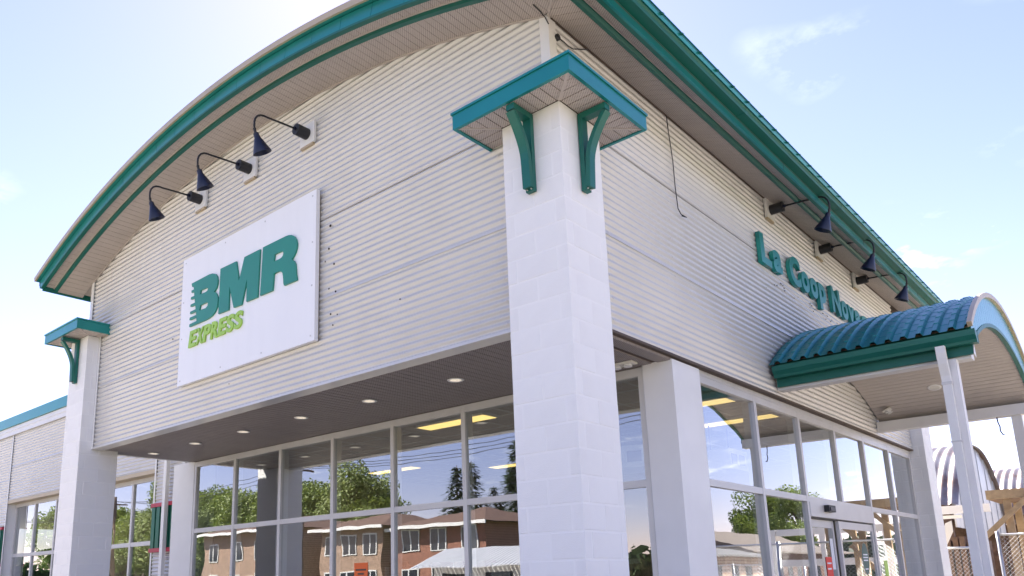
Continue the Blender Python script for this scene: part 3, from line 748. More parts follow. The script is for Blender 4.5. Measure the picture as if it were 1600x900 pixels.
# eave beams and fascias
for s in (-1, 1):
    yi = CYC+s*2.165; yo = CYC+s*2.0
    a, b = min(yi,yo), max(yi,yo)
    K(MB().box(X0, X1-.035, a, b, 3.80, 3.955), 'eave_beam', 'beam_white')
    yi2 = CYC+s*2.212; a, b = min(yi+s*.001,yi2), max(yi+s*.001,yi2)
    K(MB().box(X0+.02, X1+.0, a, b, 3.83, 4.125), 'eave_fascia', 'teal_shade')
    pr_ = [(0,0),(.10,0),(.108,.03),(.145,.075),(.150,.135),(.13,.14),(.13,.13),(.135,.078),(.10,.036),(.095,.008),(.008,.008),(.008,.14),(0,.14)]
    g = K(MB().prism([(yi2+s*.001+s*a_, 3.922+b_) for a_, b_ in pr_], lambda a_,b_,d: (d,a_,b_), X0+.03, X1+.06), 'gutter', 'teal_shade')
    K(MB().prism([(yi2+s*a_, 3.922+b_) for a_, b_ in ((.002,.002),(.097,.002),(.105,.032),(.14,.077),(.143,.13),(.002,.13))], lambda a_,b_,d: (d,a_,b_), X1+.052, X1+.058), 'gutter_end_cap', 'teal_shade', g)
# white tip drawn in for the bright glint at the front corner
K(MB().prism([(4.60,3.83),(4.69,3.80),(4.66,3.95)], lambda p,q,d: (d,p,q), X1+.001, X1+.006), 'corner_glint', 'white_trim')
# posts
for k, (y, lab) in enumerate(((4.62, 'white square canopy post with a downspout'), (2*CYC-4.62-.12, 'white square canopy post on the far side'))):
    post = K(MB().box(1.548, 1.672, y-.062+.01, y+.062+.01, 0.05, 3.799), 'post', 'beam_white'); post['label'] = lab
    K(MB().box(1.50, 1.72, y-.10+.01, y+.10+.01, .004, .05), 'post_base', 'galvanised', post)
    if k == 0:
        yd = y-.052
        mb = MB(); mb.box(1.53, 1.61, yd-.068, yd-.003, .25, 3.55)
        K(mb, 'downspout', 'white_trim', post)
        pts = [(4.46, 3.925), (4.46, 3.85), (4.48, 3.74), (4.525, 3.62), (4.5325, 3.551)]
        mb = MB(); vs = []; fs = []
        for yy, z in pts: vs += [(1.528,yy-.034,z),(1.612,yy-.034,z),(1.612,yy+.034,z),(1.528,yy+.034,z)]
        for i in range(len(pts)-1):
            for q in range(4): fs.append((4*i+q,4*i+(q+1)%4,4*i+4+(q+1)%4,4*i+4+q))
        K(MB().add(vs, fs), 'downspout_elbow', 'white_trim', post)
        K(MB().box(1.524, 1.616, yd-.073, yd+.0, 2.93, 2.945).box(1.524, 1.616, yd-.073, yd+.0, 3.53, 3.56), 'pipe_band', 'alu', post)
# hook hanging from the far beam
hk = MB().tube([(1.38,8.86,3.80),(1.385,8.86,3.72),(1.40,8.86,3.66),(1.395,8.86,3.60),(1.42,8.86,3.54),(1.44,8.86,3.545)], .009, 6).build('cable_tail', 'black', smooth=True)
tag(hk, 'short black cable end dangling under the far canopy beam', 'cable')

# ------------------------------------------------------------------ sign
sign = empty('sign', (-4.7, .16, 4.17), 0, 'large white store sign with three big green letters and a smaller lime word', 'sign')
SYF = .125
def S(mb, name, m, par=None, **k):
    o = mb.build(name, m, None, **k); o.parent = par or sign
    if not par: o.matrix_parent_inverse = Matrix.Translation((4.7, -.16, -4.17))
    return o
panel = S(MB().box(-6.115, -3.285, SYF, SYF+.05, 4.172, 5.912), 'panel', 'sign_white')
S(MB().box(-6.105, -3.295, SYF+.0505, SYF+.062, 4.18, 5.90).box(-6.09,-3.31,SYF+.0625,SYF+.068,4.2,5.88), 'backing', 'gold', panel)
mb = MB()
for x_ in (-6.05, -5.1, -4.25, -3.35):
    for z_ in (4.235, 5.85): mb.tube([(x_,SYF-.0035,z_),(x_,SYF+.001,z_)], .011, 8)
for z_ in (4.8, 5.3):
    for x_ in (-6.06, -3.34): mb.tube([(x_,SYF-.0035,z_),(x_,SYF+.001,z_)], .011, 8)
tag(S(mb, 'fixing_screw', 'alu', panel), kind='stuff')
def unproj(px, py, yw):
    d = r2*((px-CX)/FPX)+u2*(-(py-CY)/FPX)+fw; t = (yw-CP.y)/d.y; q = CP+d*t; return (q.x, q.z)
def sg(pts): return [unproj(285+a*200/857, 350+b*200/857, SYF) for a, b in pts]
B_out = [(55,692),(57,674),(104,652),(103,628),(57,646),(59,630),(102,611),(100,588),(60,605),(62,590),(98,573),(96,545),(63,557),(65,542),(94,529),(92,500),(66,508),(68,493),(90,483),(88,455),(70,462),(72,448),(87,441),(85,420),(75,424),(72,402),(190,340),(212,334),(230,337),(241,352),(246,378),(245,402),(238,430),(222,455),(238,470),(246,492),(247,518),(242,555),(228,590),(208,617),(180,637),(150,652)]
B_h = [[(131,447),(178,427),(181,434),(178,447),(166,458),(128,474)], [(129,546),(176,525),(181,532),(178,549),(166,565),(122,582)]]
M_out = [(265,303),(370,253),(388,385),(425,225),(530,172),(512,493),(437,523),(443,370),(405,543),(352,563),(325,420),(318,578),(250,605)]
R_out = [(550,160),(700,86),(722,78),(742,77),(760,86),(772,106),(777,135),(775,160),(768,190),(757,215),(742,240),(757,250),(766,270),(769,300),(771,340),(777,378),(690,415),(686,400),(683,350),(679,330),(670,321),(655,320),(622,335),(613,448),(530,483)]
R_h = [[(627,207),(674,185),(684,189),(686,202),(682,216),(670,231),(650,242),(622,254)]]
def letter(name, out, holes, m, y0, y1, par):
    bm = bmesh.new(); edges = []
    for loop in [out]+holes:
        vs = [bm.verts.new((a, y0, b)) for a, b in sg(loop)]
        edges += [bm.edges.new((vs[i], vs[(i+1)%len(vs)])) for i in range(len(vs))]
    bmesh.ops.triangle_fill(bm, use_beauty=True, edges=edges)
    r = bmesh.ops.extrude_face_region(bm, geom=bm.faces[:])
    bmesh.ops.translate(bm, vec=(0, y1-y0, 0), verts=[v for v in r['geom'] if isinstance(v, bmesh.types.BMVert)])
    bmesh.ops.recalc_face_normals(bm, faces=bm.faces)
    me = bpy.data.meshes.new(name); bm.to_mesh(me); bm.free()
    o = link(name, me, m); o.parent = par; o.matrix_parent_inverse = Matrix.Translation((4.7, -.16, -4.17)); return o
for out, h in ((B_out, B_h), (M_out, []), (R_out, R_h)):
    letter('letter', out, h, 'sign_green', SYF-.0005, SYF-.022, sign)
# text glyphs from the built-in font
def glyph(ch, m, name, thick, off):
    cu = bpy.data.curves.new('glyph', 'FONT'); cu.body = ch; cu.extrude = thick/2; cu.offset = off; cu.resolution_u = 6
    o = bpy.data.objects.new('glyph', cu); COL.objects.link(o)
    bpy.context.view_layer.update()
    me = bpy.data.meshes.new_from_object(o.evaluated_get(bpy.context.evaluated_depsgraph_get()))
    bpy.data.objects.remove(o); bpy.data.curves.remove(cu); me.materials.clear(); me.materials.append(MATS[m]); me.name = name
    xs_ = [v.co.x for v in me.vertices]; ys_ = [v.co.y for v in me.vertices]
    return me, min(xs_), max(xs_), min(ys_), max(ys_)
ex = 'EXPRESS'; zb0 = unproj(285+45*200/857, 350+832*200/857, SYF); zb1 = unproj(285+402*200/857, 350+695*200/857, SYF); zt0 = unproj(285+55*200/857, 350+722*200/857, SYF)
xa, xb = zb0[0], zb1[0]; zb_, hgt = (zb0[1]+zb1[1])/2, zt0[1]-zb0[1]
wd = (xb-xa)/7.0; shear = .16
for i, ch in enumerate(ex):
    me, a0, a1, b0, b1 = glyph(ch, 'sign_lime', 'letter', .02, .035)
    x0 = xa+wd*i+wd*.03; x1 = xa+wd*(i+1)-wd*.03
    for v in me.vertices:
        u = (v.co.x-a0)/(a1-a0); t = (v.co.y-b0)/(b1-b0); zc_ = v.co.z
        v.co = (x0+(x1-x0)*u+shear*t*hgt, SYF-.0115-zc_, zb_+t*hgt)
    bm = bmesh.new(); bm.from_mesh(me); bmesh.ops.recalc_face_normals(bm, faces=bm.faces); bm.to_mesh(me); bm.free()
    o = link('letter', me, None); o.parent = sign; o.matrix_parent_inverse = Matrix.Translation((4.7, -.16, -4.17))

# ------------------------------------------------------------------ side lettering
let = empty('wall_lettering', (XW, 6.6, 5.4), 0, 'raised green lettering on the side wall above the entrance canopy', 'lettering')
LT = [('L',4.52,4.85,5.40,5.80),('a',4.92,5.22,5.40,5.70),('C',5.50,5.90,5.395,5.81),('o',5.93,6.23,5.40,5.70),('o',6.27,6.57,5.40,5.70),('p',6.62,6.91,5.30,5.70),
      ('N',7.19,7.58,5.40,5.80),('o',7.63,7.93,5.40,5.70),('v',7.95,8.26,5.405,5.695),('a',8.29,8.59,5.40,5.70),('g',8.64,8.94,5.29,5.70),('o',8.98,9.28,5.40,5.70)]
for ch, ya, yb_, za, zb_ in LT:
    me, a0, a1, b0, b1 = glyph(ch, 'letter_teal', 'letter', .05, .045)
    for v in me.vertices:
        u = (v.co.x-a0)/(a1-a0); t = (v.co.y-b0)/(b1-b0)
        v.co = (XW+.037+v.co.z, ya+(yb_-ya)*u, za+(zb_-za)*t)
    bm = bmesh.new(); bm.from_mesh(me); bmesh.ops.recalc_face_normals(bm, faces=bm.faces); bm.to_mesh(me); bm.free()
    o = link('letter', me, None); o.parent = let; o.matrix_parent_inverse = Matrix.Translation((-XW, -6.6, -5.4))

# ------------------------------------------------------------------ gooseneck wall lamps
def make_lamp():
    t = empty('wall_lamp')
    MB().box(-.13,.13,-.045,-.012,-.13,.13).build('mounting_plate', 'white_trim', t)
    MB().box(-.125,.10,-.040,-.006,-.155,-.1305).build('plate_ledge', 'gold', t)
    b = MB(); b.tube([(0,-.0455,0),(0,-.205,0)], .066, 20); b.build('base', 'black', t, angle=40)
    MB().tube([(0,-.2055,0),(0,-.235,0)], .02, 10).build('collar', 'lamp_blue', t, angle=40)
    a = [(0,-.22,0),(0,-.40,-.012),(0,-.585,-.028),(0,-.63,-.028),(0,-.672,-.038),(0,-.712,-.065),(0,-.738,-.105),(0,-.748,-.15),(0,-.748,-.20),(0,-.742,-.235)]
    MB().tube(a, .0115, 10).build('arm', 'black', t, smooth=True)
    MB().tube([(0,-.744,-.228),(0,-.736,-.26),(0,-.722,-.285)], [.018,.014,.022], 10).build('swivel', 'black', t, angle=40)
    top = Vector((0,-.725,-.278)); ax = Vector((0,.42,-.91)).normalized()
    pr_ = [(0,.031),(.05,.033),(.055,.037),(.215,.104),(.218,.104),(.215,.099),(.057,.030)]
    n = 28; vs = []; fs = []; e1 = Vector((1,0,0)); e2 = ax.cross(e1)
    for d, r in pr_:
        for k in range(n): vs.append(top+ax*d+(e1*math.cos(2*math.pi*k/n)+e2*math.sin(2*math.pi*k/n))*r)
    for i in range(len(pr_)-1):
        for k in range(n): fs.append((i*n+k, i*n+(k+1)%n, (i+1)*n+(k+1)%n, (i+1)*n+k))
    fs.append(tuple(range(n-1,-1,-1)))
    MB().add(vs, fs).build('lamp_shade', 'lamp_blue', t, angle=40)
    MB().tube([top+ax*.07, top+ax*.17], [.026,.034], 12).build('bulb', 'lens_off', t, smooth=True)
    return t
lamp0 = make_lamp(); first = True
LAMPS = [((-3.515,YF,6.69),0,'dark gooseneck wall lamp nearest the column, above the white sign'),((-4.67,YF,6.705),0,'middle dark gooseneck wall lamp over the white sign'),((-5.82,YF,6.705),0,'dark gooseneck wall lamp farthest left over the white sign'),
         ((XW,5.08,6.275),R_(90),'dark gooseneck wall lamp above the first letters of the side lettering'),((XW,6.98,6.295),R_(90),'middle dark gooseneck wall lamp on the side wall'),((XW,8.74,6.285),R_(90),'dark gooseneck wall lamp on the side wall nearest the canopy roof')]
for loc, rz, lab in LAMPS:
    o = lamp0 if first else copy_tree(lamp0); first = False
    o.location = loc; o.rotation_euler = (0,0,rz); tag(o, lab, 'lamp', 'gooseneck wall lamps')

# ------------------------------------------------------------------ recessed lights
def make_down(m):
    t = empty('recessed_light')
    mb = MB(); n = 24; vs = []; fs = []
    pr_ = [(.062,.002),(.085,0.0),(.09,.006),(.06,.008),(.055,.04)]
    for r, z in pr_: vs += [(r*math.cos(2*math.pi*k/n), r*math.sin(2*math.pi*k/n), z-.006) for k in range(n)]
    for i in range(len(pr_)-1):
        for k in range(n): fs.append((i*n+k, i*n+(k+1)%n, (i+1)*n+(k+1)%n, (i+1)*n+k))
    mb.add(vs, fs).build('trim_ring', 'white_trim', t, smooth=True)
    MB().tube([(0,0,-.002),(0,0,-.0035)], .06, 24).build('lens', m, t)
    return t
d0 = make_down('led_lens'); d1 = make_down('lens_off')
DL = [(-2.142,'recessed soffit light nearest the white corner column'),(-3.467,'second recessed soffit light from the corner column'),(-4.735,'third recessed soffit light from the corner column'),(-6.005,'fourth recessed soffit light from the corner column'),(-7.24,'fifth recessed soffit light from the corner column'),(-8.47,'recessed soffit light at the far left end')]
for i, (x, lab) in enumerate(DL):
    o = d0 if i == 0 else copy_tree(d0); o.location = (x, 1.07, ZS); tag(o, lab, 'light', 'recessed lights in the front soffit')
def cpos(x, y): return (x, y, zs_at(y)-.001)
for i, (x, y, lab) in enumerate(((.77, 8.3, 'round recessed light in the canopy ceiling beside the post'),)):
    o = d1; o.location = cpos(x, y); o.rotation_euler = (math.asin((y-CYC)/RS)*-1, 0, 0); tag(o, lab, 'light')
def emergency(name, loc, rot, lab):
    t = empty(name, loc, 0, lab, 'light'); t.rotation_euler = rot
    MB().box(-.13,.13,-.06,.06,-.022,-.002).build('housing', 'lens_off', t)
    for s in (-.06,.06): MB().tube([(s,0,-.0225),(s,0,-.045)], [.035,.042], 12).build('lamp_head', 'white_trim', t, angle=40)
emergency('emergency_light', (-.62,1.80,ZS+.006), (0,0,0), 'small twin-head light on the soffit beside the grey corner post')
emergency('emergency_light', (.03,8.72,zs_at(8.72)), (-math.asin((8.72-CYC)/RS),0,R_(90)), 'small twin-head light under the canopy ceiling near the wall')

# ------------------------------------------------------------------ cables on the wall
c1 = MB().tube([(XW+.03,2.30,6.40),(XW+.028,2.31,6.25),(XW+.026,2.36,5.9),(XW+.03,2.35,5.6),(XW+.026,2.38,5.37),(XW+.03,2.43,5.32),(XW+.05,2.51,5.305),(XW+.05,2.40,5.285)], .0052, 6).build('hanging_cable', 'black', smooth=True)
tag(c1, 'thin black cable hanging down the side wall below the eave', 'cable')
c2 = MB().tube([(XW+.022,YF-.02,6.33),(XW+.0,YF-.035,6.40),(XW-.008,YF-.06,6.418),(XW+.0,.10,6.418),(XW+.01,-.02,6.412)], .0052, 6).build('corner_cable', 'black', smooth=True)
tag(c2, 'thin black cable running up the white corner trim into the soffit', 'cable')
c3 = MB().tube([(XW+.03,YF+.12,6.26),(XW+.05,YF+.16,6.235),(XW+.05,YF+.22,6.23),(XW+.045,YF+.32,6.25),(XW+.04,YF+.45,6.32),(XW+.03,YF+.6,6.405)], .0052, 6).tube([(XW+.012,YF+.10,6.26),(XW+.04,YF+.10,6.26)], .03, 8).build('eave_cable', 'black', smooth=True)
tag(c3, 'short black cable looping from a wall stub to the eave behind the column cap', 'cable')

# ------------------------------------------------------------------ notices, sensor
sn = empty('door_sensor', (SX+.02, 6.13, 2.47), 0, 'small black motion sensor on the grey door header', 'sensor')
MB().box(-.012,.05,-.13,.13,-.045,.04).build('sensor_body', 'black', sn); MB().box(.0505,.058,-.09,.10,-.03,.015).build('sensor_window', 'lamp_blue', sn)
def paper(name, m, lab, cat, y0, y1, z0, z1, x=SX-.085, bars=()):
    t = empty(name, (x, (y0+y1)/2, z0), 0, lab, cat)
    MB().box(-.001,.001,-(y1-y0)/2,(y1-y0)/2,0,z1-z0).build('sheet', m, t)
    for (b0,b1,c0,c1_,mm_) in bars: MB().box(.0012,.0022,b0,b1,c0,c1_).build('print', mm_, t)
paper('red_notice', 'red_paper', 'red paper notice on the sliding glass door', 'notice', 6.13, 6.36, 1.55, 1.86, x=SX-.088, bars=((-.08,.08,.22,.24,'paper'),(-.08,.06,.15,.17,'paper')))
paper('pale_notice', 'paper', 'tall pale blue paper sheet on the sliding glass door', 'notice', 6.37, 6.49, 1.70, 2.1, x=SX-.088)
paper('yellow_notice', 'sign_lime', 'pale lime paper notice on the pane right of the doors', 'notice', 8.55, 8.72, 1.5, 1.82, x=SX-.029)
t = empty('oval_sticker', (SX-.036, 7.66, 1.62), 0, 'dark green oval sticker on the right-hand sliding door', 'sticker')
MB().prism([(.16*math.cos(2*math.pi*k/28), .22+.22*math.sin(2*math.pi*k/28)) for k in range(28)], lambda a,b,d: (d,a,b), 0, .002).build('oval', 'sticker_green', t)
for z, w_ in ((.27,.10),(.23,.11),(.19,.10),(.07,.07)): MB().box(.0022,.003,-w_,w_,z,z+.018).build('print', 'paper', t)
t = empty('orange_notice', (-4.73, SY+.028, 1.66), 0, 'bright orange paper notice taped inside the front window', 'notice')
MB().box(-.13,.13,-.001,.001,0,.25).build('sheet', 'orange_paper', t)
for z, w_ in ((.15,.10),(.10,.06)): MB().box(-w_,w_,-.0022,-.0012,z,z+.022).build('print', 'dark_brown', t)

# ------------------------------------------------------------------ things inside the shop
fl = empty('ceiling_light', (0,0,0))
MB().box(-.6,.6,-.15,.15,-.03,0).build('housing', 'shelf_white', fl); MB().box(-.58,.58,-.13,.13,-.036,-.0305).build('diffuser', 'fluor', fl)
FLP = [(-3.7,2.80,3.72),(-1.05,4.2,3.72),(-1.05,5.6,3.72),(-2.95,4.05,3.72),(-5.6,6.6,3.72),(-7.6,5.4,3.72)]
names = ['yellow ceiling light seen through the pane left of the corner column','yellow ceiling light behind the first upper pane of the side storefront','yellow ceiling light behind the second upper pane of the side storefront','second yellow ceiling light behind the pane beside the corner column']
for i, p in enumerate(FLP):
    o = fl if i == 0 else copy_tree(fl); o.location = p
    tag(o, names[i] if i < 4 else 'yellow ceiling light deep inside the shop', 'light', 'shop ceiling lights' if i < 4 else 'shop ceiling lights deep inside')
def heater(loc, rz, lab):
    t = empty('unit_heater', loc, rz, lab, 'heater')
    MB().box(-.4,.4,-.3,.3,0,.28).build('casing', 'shelf_white', t)
    for x in (-.26,0,.26): MB().box(x-.09,x+.09,-.306,-.3005,.07,.21).build('grille', 'dark_brown', t)
    for s in (-.3,.3): MB().tube([(s,0,.28),(s,0,3.72-loc[2])], .012, 6).build('hanger_rod', 'black', t)
heater((-1.9,4.3,3.0), R_(20), 'white unit heater hanging behind the front pane beside the column')
heater((-1.5,5.9,3.05), R_(90), 'white unit heater hanging behind the side storefront')
def shelf(loc, rz, lab, w_=2.4, h=1.9):
    t = empty('store_shelf', loc, rz, lab, 'shelf')
    MB().box(-w_/2,w_/2,.2,.24,0,h).build('back_panel', 'shelf_white', t)
    for z in (.1,.6,1.1,1.6): MB().box(-w_/2,w_/2,-.2,.2,z,z+.03).build('shelf_board', 'shelf_white', t)
    for s in (-1,1): MB().box(s*w_/2-.02,s*w_/2+.02,-.2,.2,0,h).build('side_panel', 'shelf_white', t)
    mb = MB()
    for z in (.13,.63,1.13,1.63):
        x = -w_/2+.05
        while x < w_/2-.2:
            ww = random.uniform(.1,.25); mb.box(x,x+ww-.01,-.15,.15,z,z+random.uniform(.15,.35)); x += ww
    tag(mb.build('goods', 'shelf_goods', t), kind='stuff')
shelf((-6.0,5.0,.012), 0, 'white shop shelf with goods behind the left front panes'); shelf((-3.0,5.5,.012), 0, 'white shop shelf with goods behind the middle front panes'); shelf((-2.6,8.5,.012), R_(90), 'white shop shelf with goods behind the entrance')

# ------------------------------------------------------------------ yard behind, right
def corr_arch_shed(name, lab, x0, x1, y0, y1, ze, za, m, mg, pitch=.26):
    t = empty(name, ((x0+x1)/2, (y0+y1)/2, 0), 0, lab, 'shed'); inv = Matrix.Translation((-(x0+x1)/2, -(y0+y1)/2, 0))
    def T(mb, n_, mm_, **k):
        o = mb.build(n_, mm_, None, **k); o.parent = t; o.matrix_parent_inverse = inv; return o
    cyy = (y0+y1)/2; h = (y1-y0)/2
    def prof(u):                       # u in -1..1 : gothic curve
        a = abs(u); return ze+(za-ze)*(1-a**2.4)
    us = [-1+2*i/28 for i in range(29)]; xs_ = []; x = x0
    while x < x1:
        for k in range(6): xs_.append((x+pitch*k/6, .022*math.sin(2*math.pi*k/6)))
        x += pitch
    vs = []; fs = []; n = len(xs_)
    for u in us:
        for xx, o_ in xs_: vs.append((xx, cyy+h*u*(1+o_/h*.5), prof(u)+o_))
    for i in range(len(us)-1):
        for k in range(n-1): fs.append((i*n+k,i*n+k+1,(i+1)*n+k+1,(i+1)*n+k))
    T(MB().add(vs, fs), 'roof', m, angle=60)
    # gable of upright sheets
    k = 14
    for i in range(k):
        ya_ = y0+.1+(y1-y0-.2)*i/k; yb_ = y0+.1+(y1-y0-.2)*(i+1)/k-.01
        ua, ub = (ya_-cyy)/h, (yb_-cyy)/h
        T(MB().prism([(ya_,2.75),(yb_,2.75),(yb_,prof(ub)-.03),(ya_,prof(ua)-.03)], lambda a,b,d: (d,a,b), xs_[-1][0]-.16-(i%2)*.02, xs_[-1][0]-.12-(i%2)*.02), 'gable_sheet', mg)
    for xx in (x0+.2, (x0+x1)/2, xs_[-1][0]-.3):
        for yy in (y0+.15, y1-.15): T(MB().box(xx-.08,xx+.08,yy-.08,yy+.08,0,ze), 'post', 'wood_old')
    T(MB().box(x0,xs_[-1][0]-.1,y0+.1,y0+.22,ze-.15,ze), 'eave_board', 'wood_old')
    T(MB().box(x0,x1-.3,y1-.2,y1-.1,0,ze), 'back_wall', 'wood_old')
    return t
s1 = corr_arch_shed('arched_shed', 'curved corrugated metal shed right behind the far column', -9.5, -1.35, 20, 28, 3.35, 5.35, 'shed_metal', 'galvanised')
s2 = corr_arch_shed('arched_shed', 'smaller curved corrugated metal roof in the gap at the right edge', -9, -.75, 30, 38, 3.5, 5.5, 'shed_metal', 'galvanised')
# lumber rack of new timber
rk = empty('lumber_rack', (1.2, 13.2, 0), 0, 'raw timber lumber rack with diagonal braces behind the chain-link fence', 'rack')
for x, y in ((-.45,0),(.05,0),(.55,0),(-.45,1.2),(.55,1.2)): MB().box(x-.06,x+.06,y-.04,y+.04,0,2.92).build('post', 'wood_new', rk)
MB().box(-.75,.75,-.10,-.045,2.93,3.10).build('beam', 'wood_new', rk); MB().box(-.75,.75,1.25,1.3,2.93,3.10).build('beam', 'wood_new', rk)
MB().box(-.75,.75,-.044,1.249,2.935,2.965).build('deck', 'wood_old', rk)
for p0, p1 in (((-.85,-.13,2.25),(-.05,-.13,2.98)),((.0,-.13,2.15),(.65,-.13,2.9)),((-.45,.3,1.2),(.4,.3,2.2))): MB().bar(p0,p1,.05,.09).build('brace', 'wood_new', rk)
# slatted lumber stacks under the shed
def stack(loc, n, lab, m='wood_old', hgt=2.5):
    t = empty('lumber_stack', loc, 0, lab, 'lumber')
    for i in range(n):
        MB().box(.15*i,.15*i+.11,random.uniform(-.04,.04),.5,0,hgt+random.uniform(-.25,.2)).build('plank', m, t)
stack((-2.1,17.6,0), 12, 'row of dark upright planks leaning under the curved shed')
stack((-.4,18.4,0), 8, 'short row of dark upright planks behind the timber rack', hgt=2.1)
wb = empty('white_crossbeam', (-.6, 15.4, 2.84), 0, 'white painted crossbeam with hanging bracket behind the far column', 'beam')
MB().box(-1.0,.75,-.05,.05,0,.17).build('beam', 'white_trim', wb); MB().box(-1.0,.2,.06,.12,-.1,-.03).build('lower_rail', 'white_trim', wb)
MB().prism([(-.42,-.9),(-.30,-.98),(.02,-.38),(.02,-.15),(-.10,-.2)], lambda a,b,d: (a,d,b), -.09,-.06).build('hanging_bracket', 'house_white', wb)
wg = empty('white_gate', (2.6, 15.5, 0), 0, 'white painted rail gate at the right edge behind the timber rack', 'gate')
for z in (1.0,1.8,2.55): MB().box(-1.6,1.5,-.03,.03,z,z+.16).build('rail', 'white_trim', wg)
for x in (-1.25,0,1.3): MB().box(x-.06,x+.06,-.06,-.031,0,2.7).build('post', 'white_trim', wg)
# chain-link fences
def chain(name, lab, x0, x1, y, h):
    t = empty(name, ((x0+x1)/2, y, 0), 0, lab, 'fence'); L = x1-x0; a = -L/2
    k = max(2, int(L/1.6)+1)
    for i in range(k): MB().tube([(a+L*i/(k-1),0,0),(a+L*i/(k-1),0,h+.06)], .03, 10).build('post', 'galvanised', t, smooth=True)
    MB().tube([(a,0,h),(-a,0,h)], .021, 8).build('top_rail', 'galvanised', t, smooth=True)
    mb = MB(); p = .075; n_ = int((L+h)/p)+1
    for i in range(n_):
        for s in (1,-1):
            xs0 = a-h+i*p if s > 0 else a+i*p
            # diagonal wire clipped to the panel
            pts = []
            x0_, z0_, x1_, z1_ = (xs0, 0, xs0+h, h) if s > 0 else (xs0, 0, xs0-h, h)
            def cl(t_): return (x0_+(x1_-x0_)*t_, h*t_)
            ta, tb = 0, 1
            for lim, sg_ in ((a, 1), (-a, -1)):
                d = x1_-x0_
                if abs(d) > 1e-6:
                    tt = (lim-x0_)/d
                    if (d > 0) == (sg_ > 0): ta = max(ta, tt)
                    else: tb = min(tb, tt)
            if tb-ta < .02: continue
            A, B = cl(ta), cl(tb); mb.tube([(A[0],s*.002,A[1]),(B[0],s*.002,B[1])], .0019, 3, cap=False)
    tag(mb.build('wire_mesh', 'galvanised', t), kind='stuff')
chain('chain_link_fence', 'chain-link fence right of the canopy post', .55, 5.2, 12.95, 2.27)
chain('chain_link_fence', 'short chain-link fence between the far column and the canopy post', -.55, .25, 13.1, 2.06)

# ------------------------------------------------------------------ across the street (seen mirrored in the glass)
def house(lab, x0, x1, y0, y1, h, m, roofm, floors=2, nw=4):
    cx_, cy_ = (x0+x1)/2, (y0+y1)/2
    t = empty('brick_house', (cx_, cy_, 0), 0, lab, 'house'); a, b = (x1-x0)/2, (y1-y0)/2
    MB().box(-a,a,-b,b,0,h).build('wall', m, t)
    o_ = .7
    r = MB().add([(-a-o_,-b-o_,h-.05),(a+o_,-b-o_,h-.05),(a+o_,b+o_,h-.05),(-a-o_,b+o_,h-.05),(-a+b*.8,0,h+1.3),(a-b*.8,0,h+1.3)],[(0,3,2,1),(0,1,5,4),(1,2,5),(2,3,4,5),(3,0,4)]).build('roof', roofm, t)
    MB().box(-a-o_-.02,a+o_+.02,b+o_-.01,b+o_+.05,h-.25,h-.02).build('fascia', 'house_white', r)
    for f in range(floors):
        for i in range(nw):
            x = -a+2*a*(i+.5)/nw; z = .9+f*2.7
            wn = MB().box(x-.75,x+.75,b-.02,b+.06,z-.08,z+1.45).build('window', 'house_white', t)
            for s in (-1,1): MB().box(x+s*.36-.30,x+s*.36+.30,b+.0605,b+.068,z,z+1.36).build('pane', 'window_dark', wn)
    if nw > 2: MB().box(-.55,.55,b-.01,b+.05,0,2.15).build('door', 'house_white', t)
    return t
house('two-storey tan brick house with white windows mirrored in the left front panes', -62, -49, -39, -30, 6.0, 'brick_tan', 'roof_brown', 2, 4)
house('two-storey tan brick house mirrored in the middle front panes', -46.5, -39.5, -39, -30.5, 5.6, 'brick_tan', 'roof_brown', 2, 3)
house('two-storey red brick house with white windows mirrored beside the corner column', -38.4, -30.4, -40, -31, 5.3, 'brick_red', 'roof_brown', 2, 3)
# kiosk with pale metal roof
kk = empty('market_kiosk', (-17.4, -15.8, 0), 0, 'small kiosk with sloping pale metal roof mirrored in the front window', 'kiosk')
mb = MB()
for i in range(28):
    x = -2.9+.2*i; mb.hexa([(x,1.5,2.05),(x+.17,1.5,2.05),(x+.17,-.6,2.85),(x,-.6,2.85)],[(x+.02,1.5,2.09),(x+.15,1.5,2.09),(x+.15,-.6,2.89),(x+.02,-.6,2.89)])
mb.build('roof', 'galv_pale', kk)
MB().box(-2.4,2.4,-1.2,.7,0,2.1).build('wall', 'house_white', kk)
for x in (-1.3,1.0): MB().box(x-.6,x+.6,.7005,.72,.95,1.85).build('window', 'window_dark', kk)
# vehicles parked across the road
def car(loc, rz, m, lab, cat='car'):
    t = empty('parked_car', loc, rz, lab, cat)
    side = [(-2.1,.35),(-2.15,.75),(-1.95,.92),(-1.35,.98),(-.75,1.42),(.65,1.45),(1.35,1.02),(2.0,.88),(2.15,.62),(2.1,.35)]
    o = MB().prism(side, lambda a,b,d: (a,d,b), -.85,.85).build('body', m, t, angle=30)
    bv = o.modifiers.new('bevel','BEVEL'); bv.width = .08; bv.segments = 3; bv.limit_method = 'ANGLE'
    for s in (-1,1):
        MB().prism([(-1.2,.99),(-.72,1.36),(.6,1.38),(1.15,1.03)], lambda a,b,d: (a,s*d,b), .852,.86).build('side_window', 'window_dark', t)
        for x in (-1.35,1.3):
            w_ = MB().tube([(x,s*.72,.33),(x,s*.88,.33)], .33, 20).build('wheel', 'rubber', t, angle=40); MB().tube([(x,s*.881,.33),(x,s*.89,.33)], .2, 16).build('rim', 'galvanised', w_)
        MB().box(2.09,2.16,s*.6-.15,s*.6+.15,.62,.75).build('headlight', 'lens_off', t)
car((-50,-18.6,.004), 0, 'car_red', 'red car on the road mirrored low in the left front panes'); car((-43,-18.6,.004), 0, 'car_white', 'white car on the road mirrored in the left front panes')

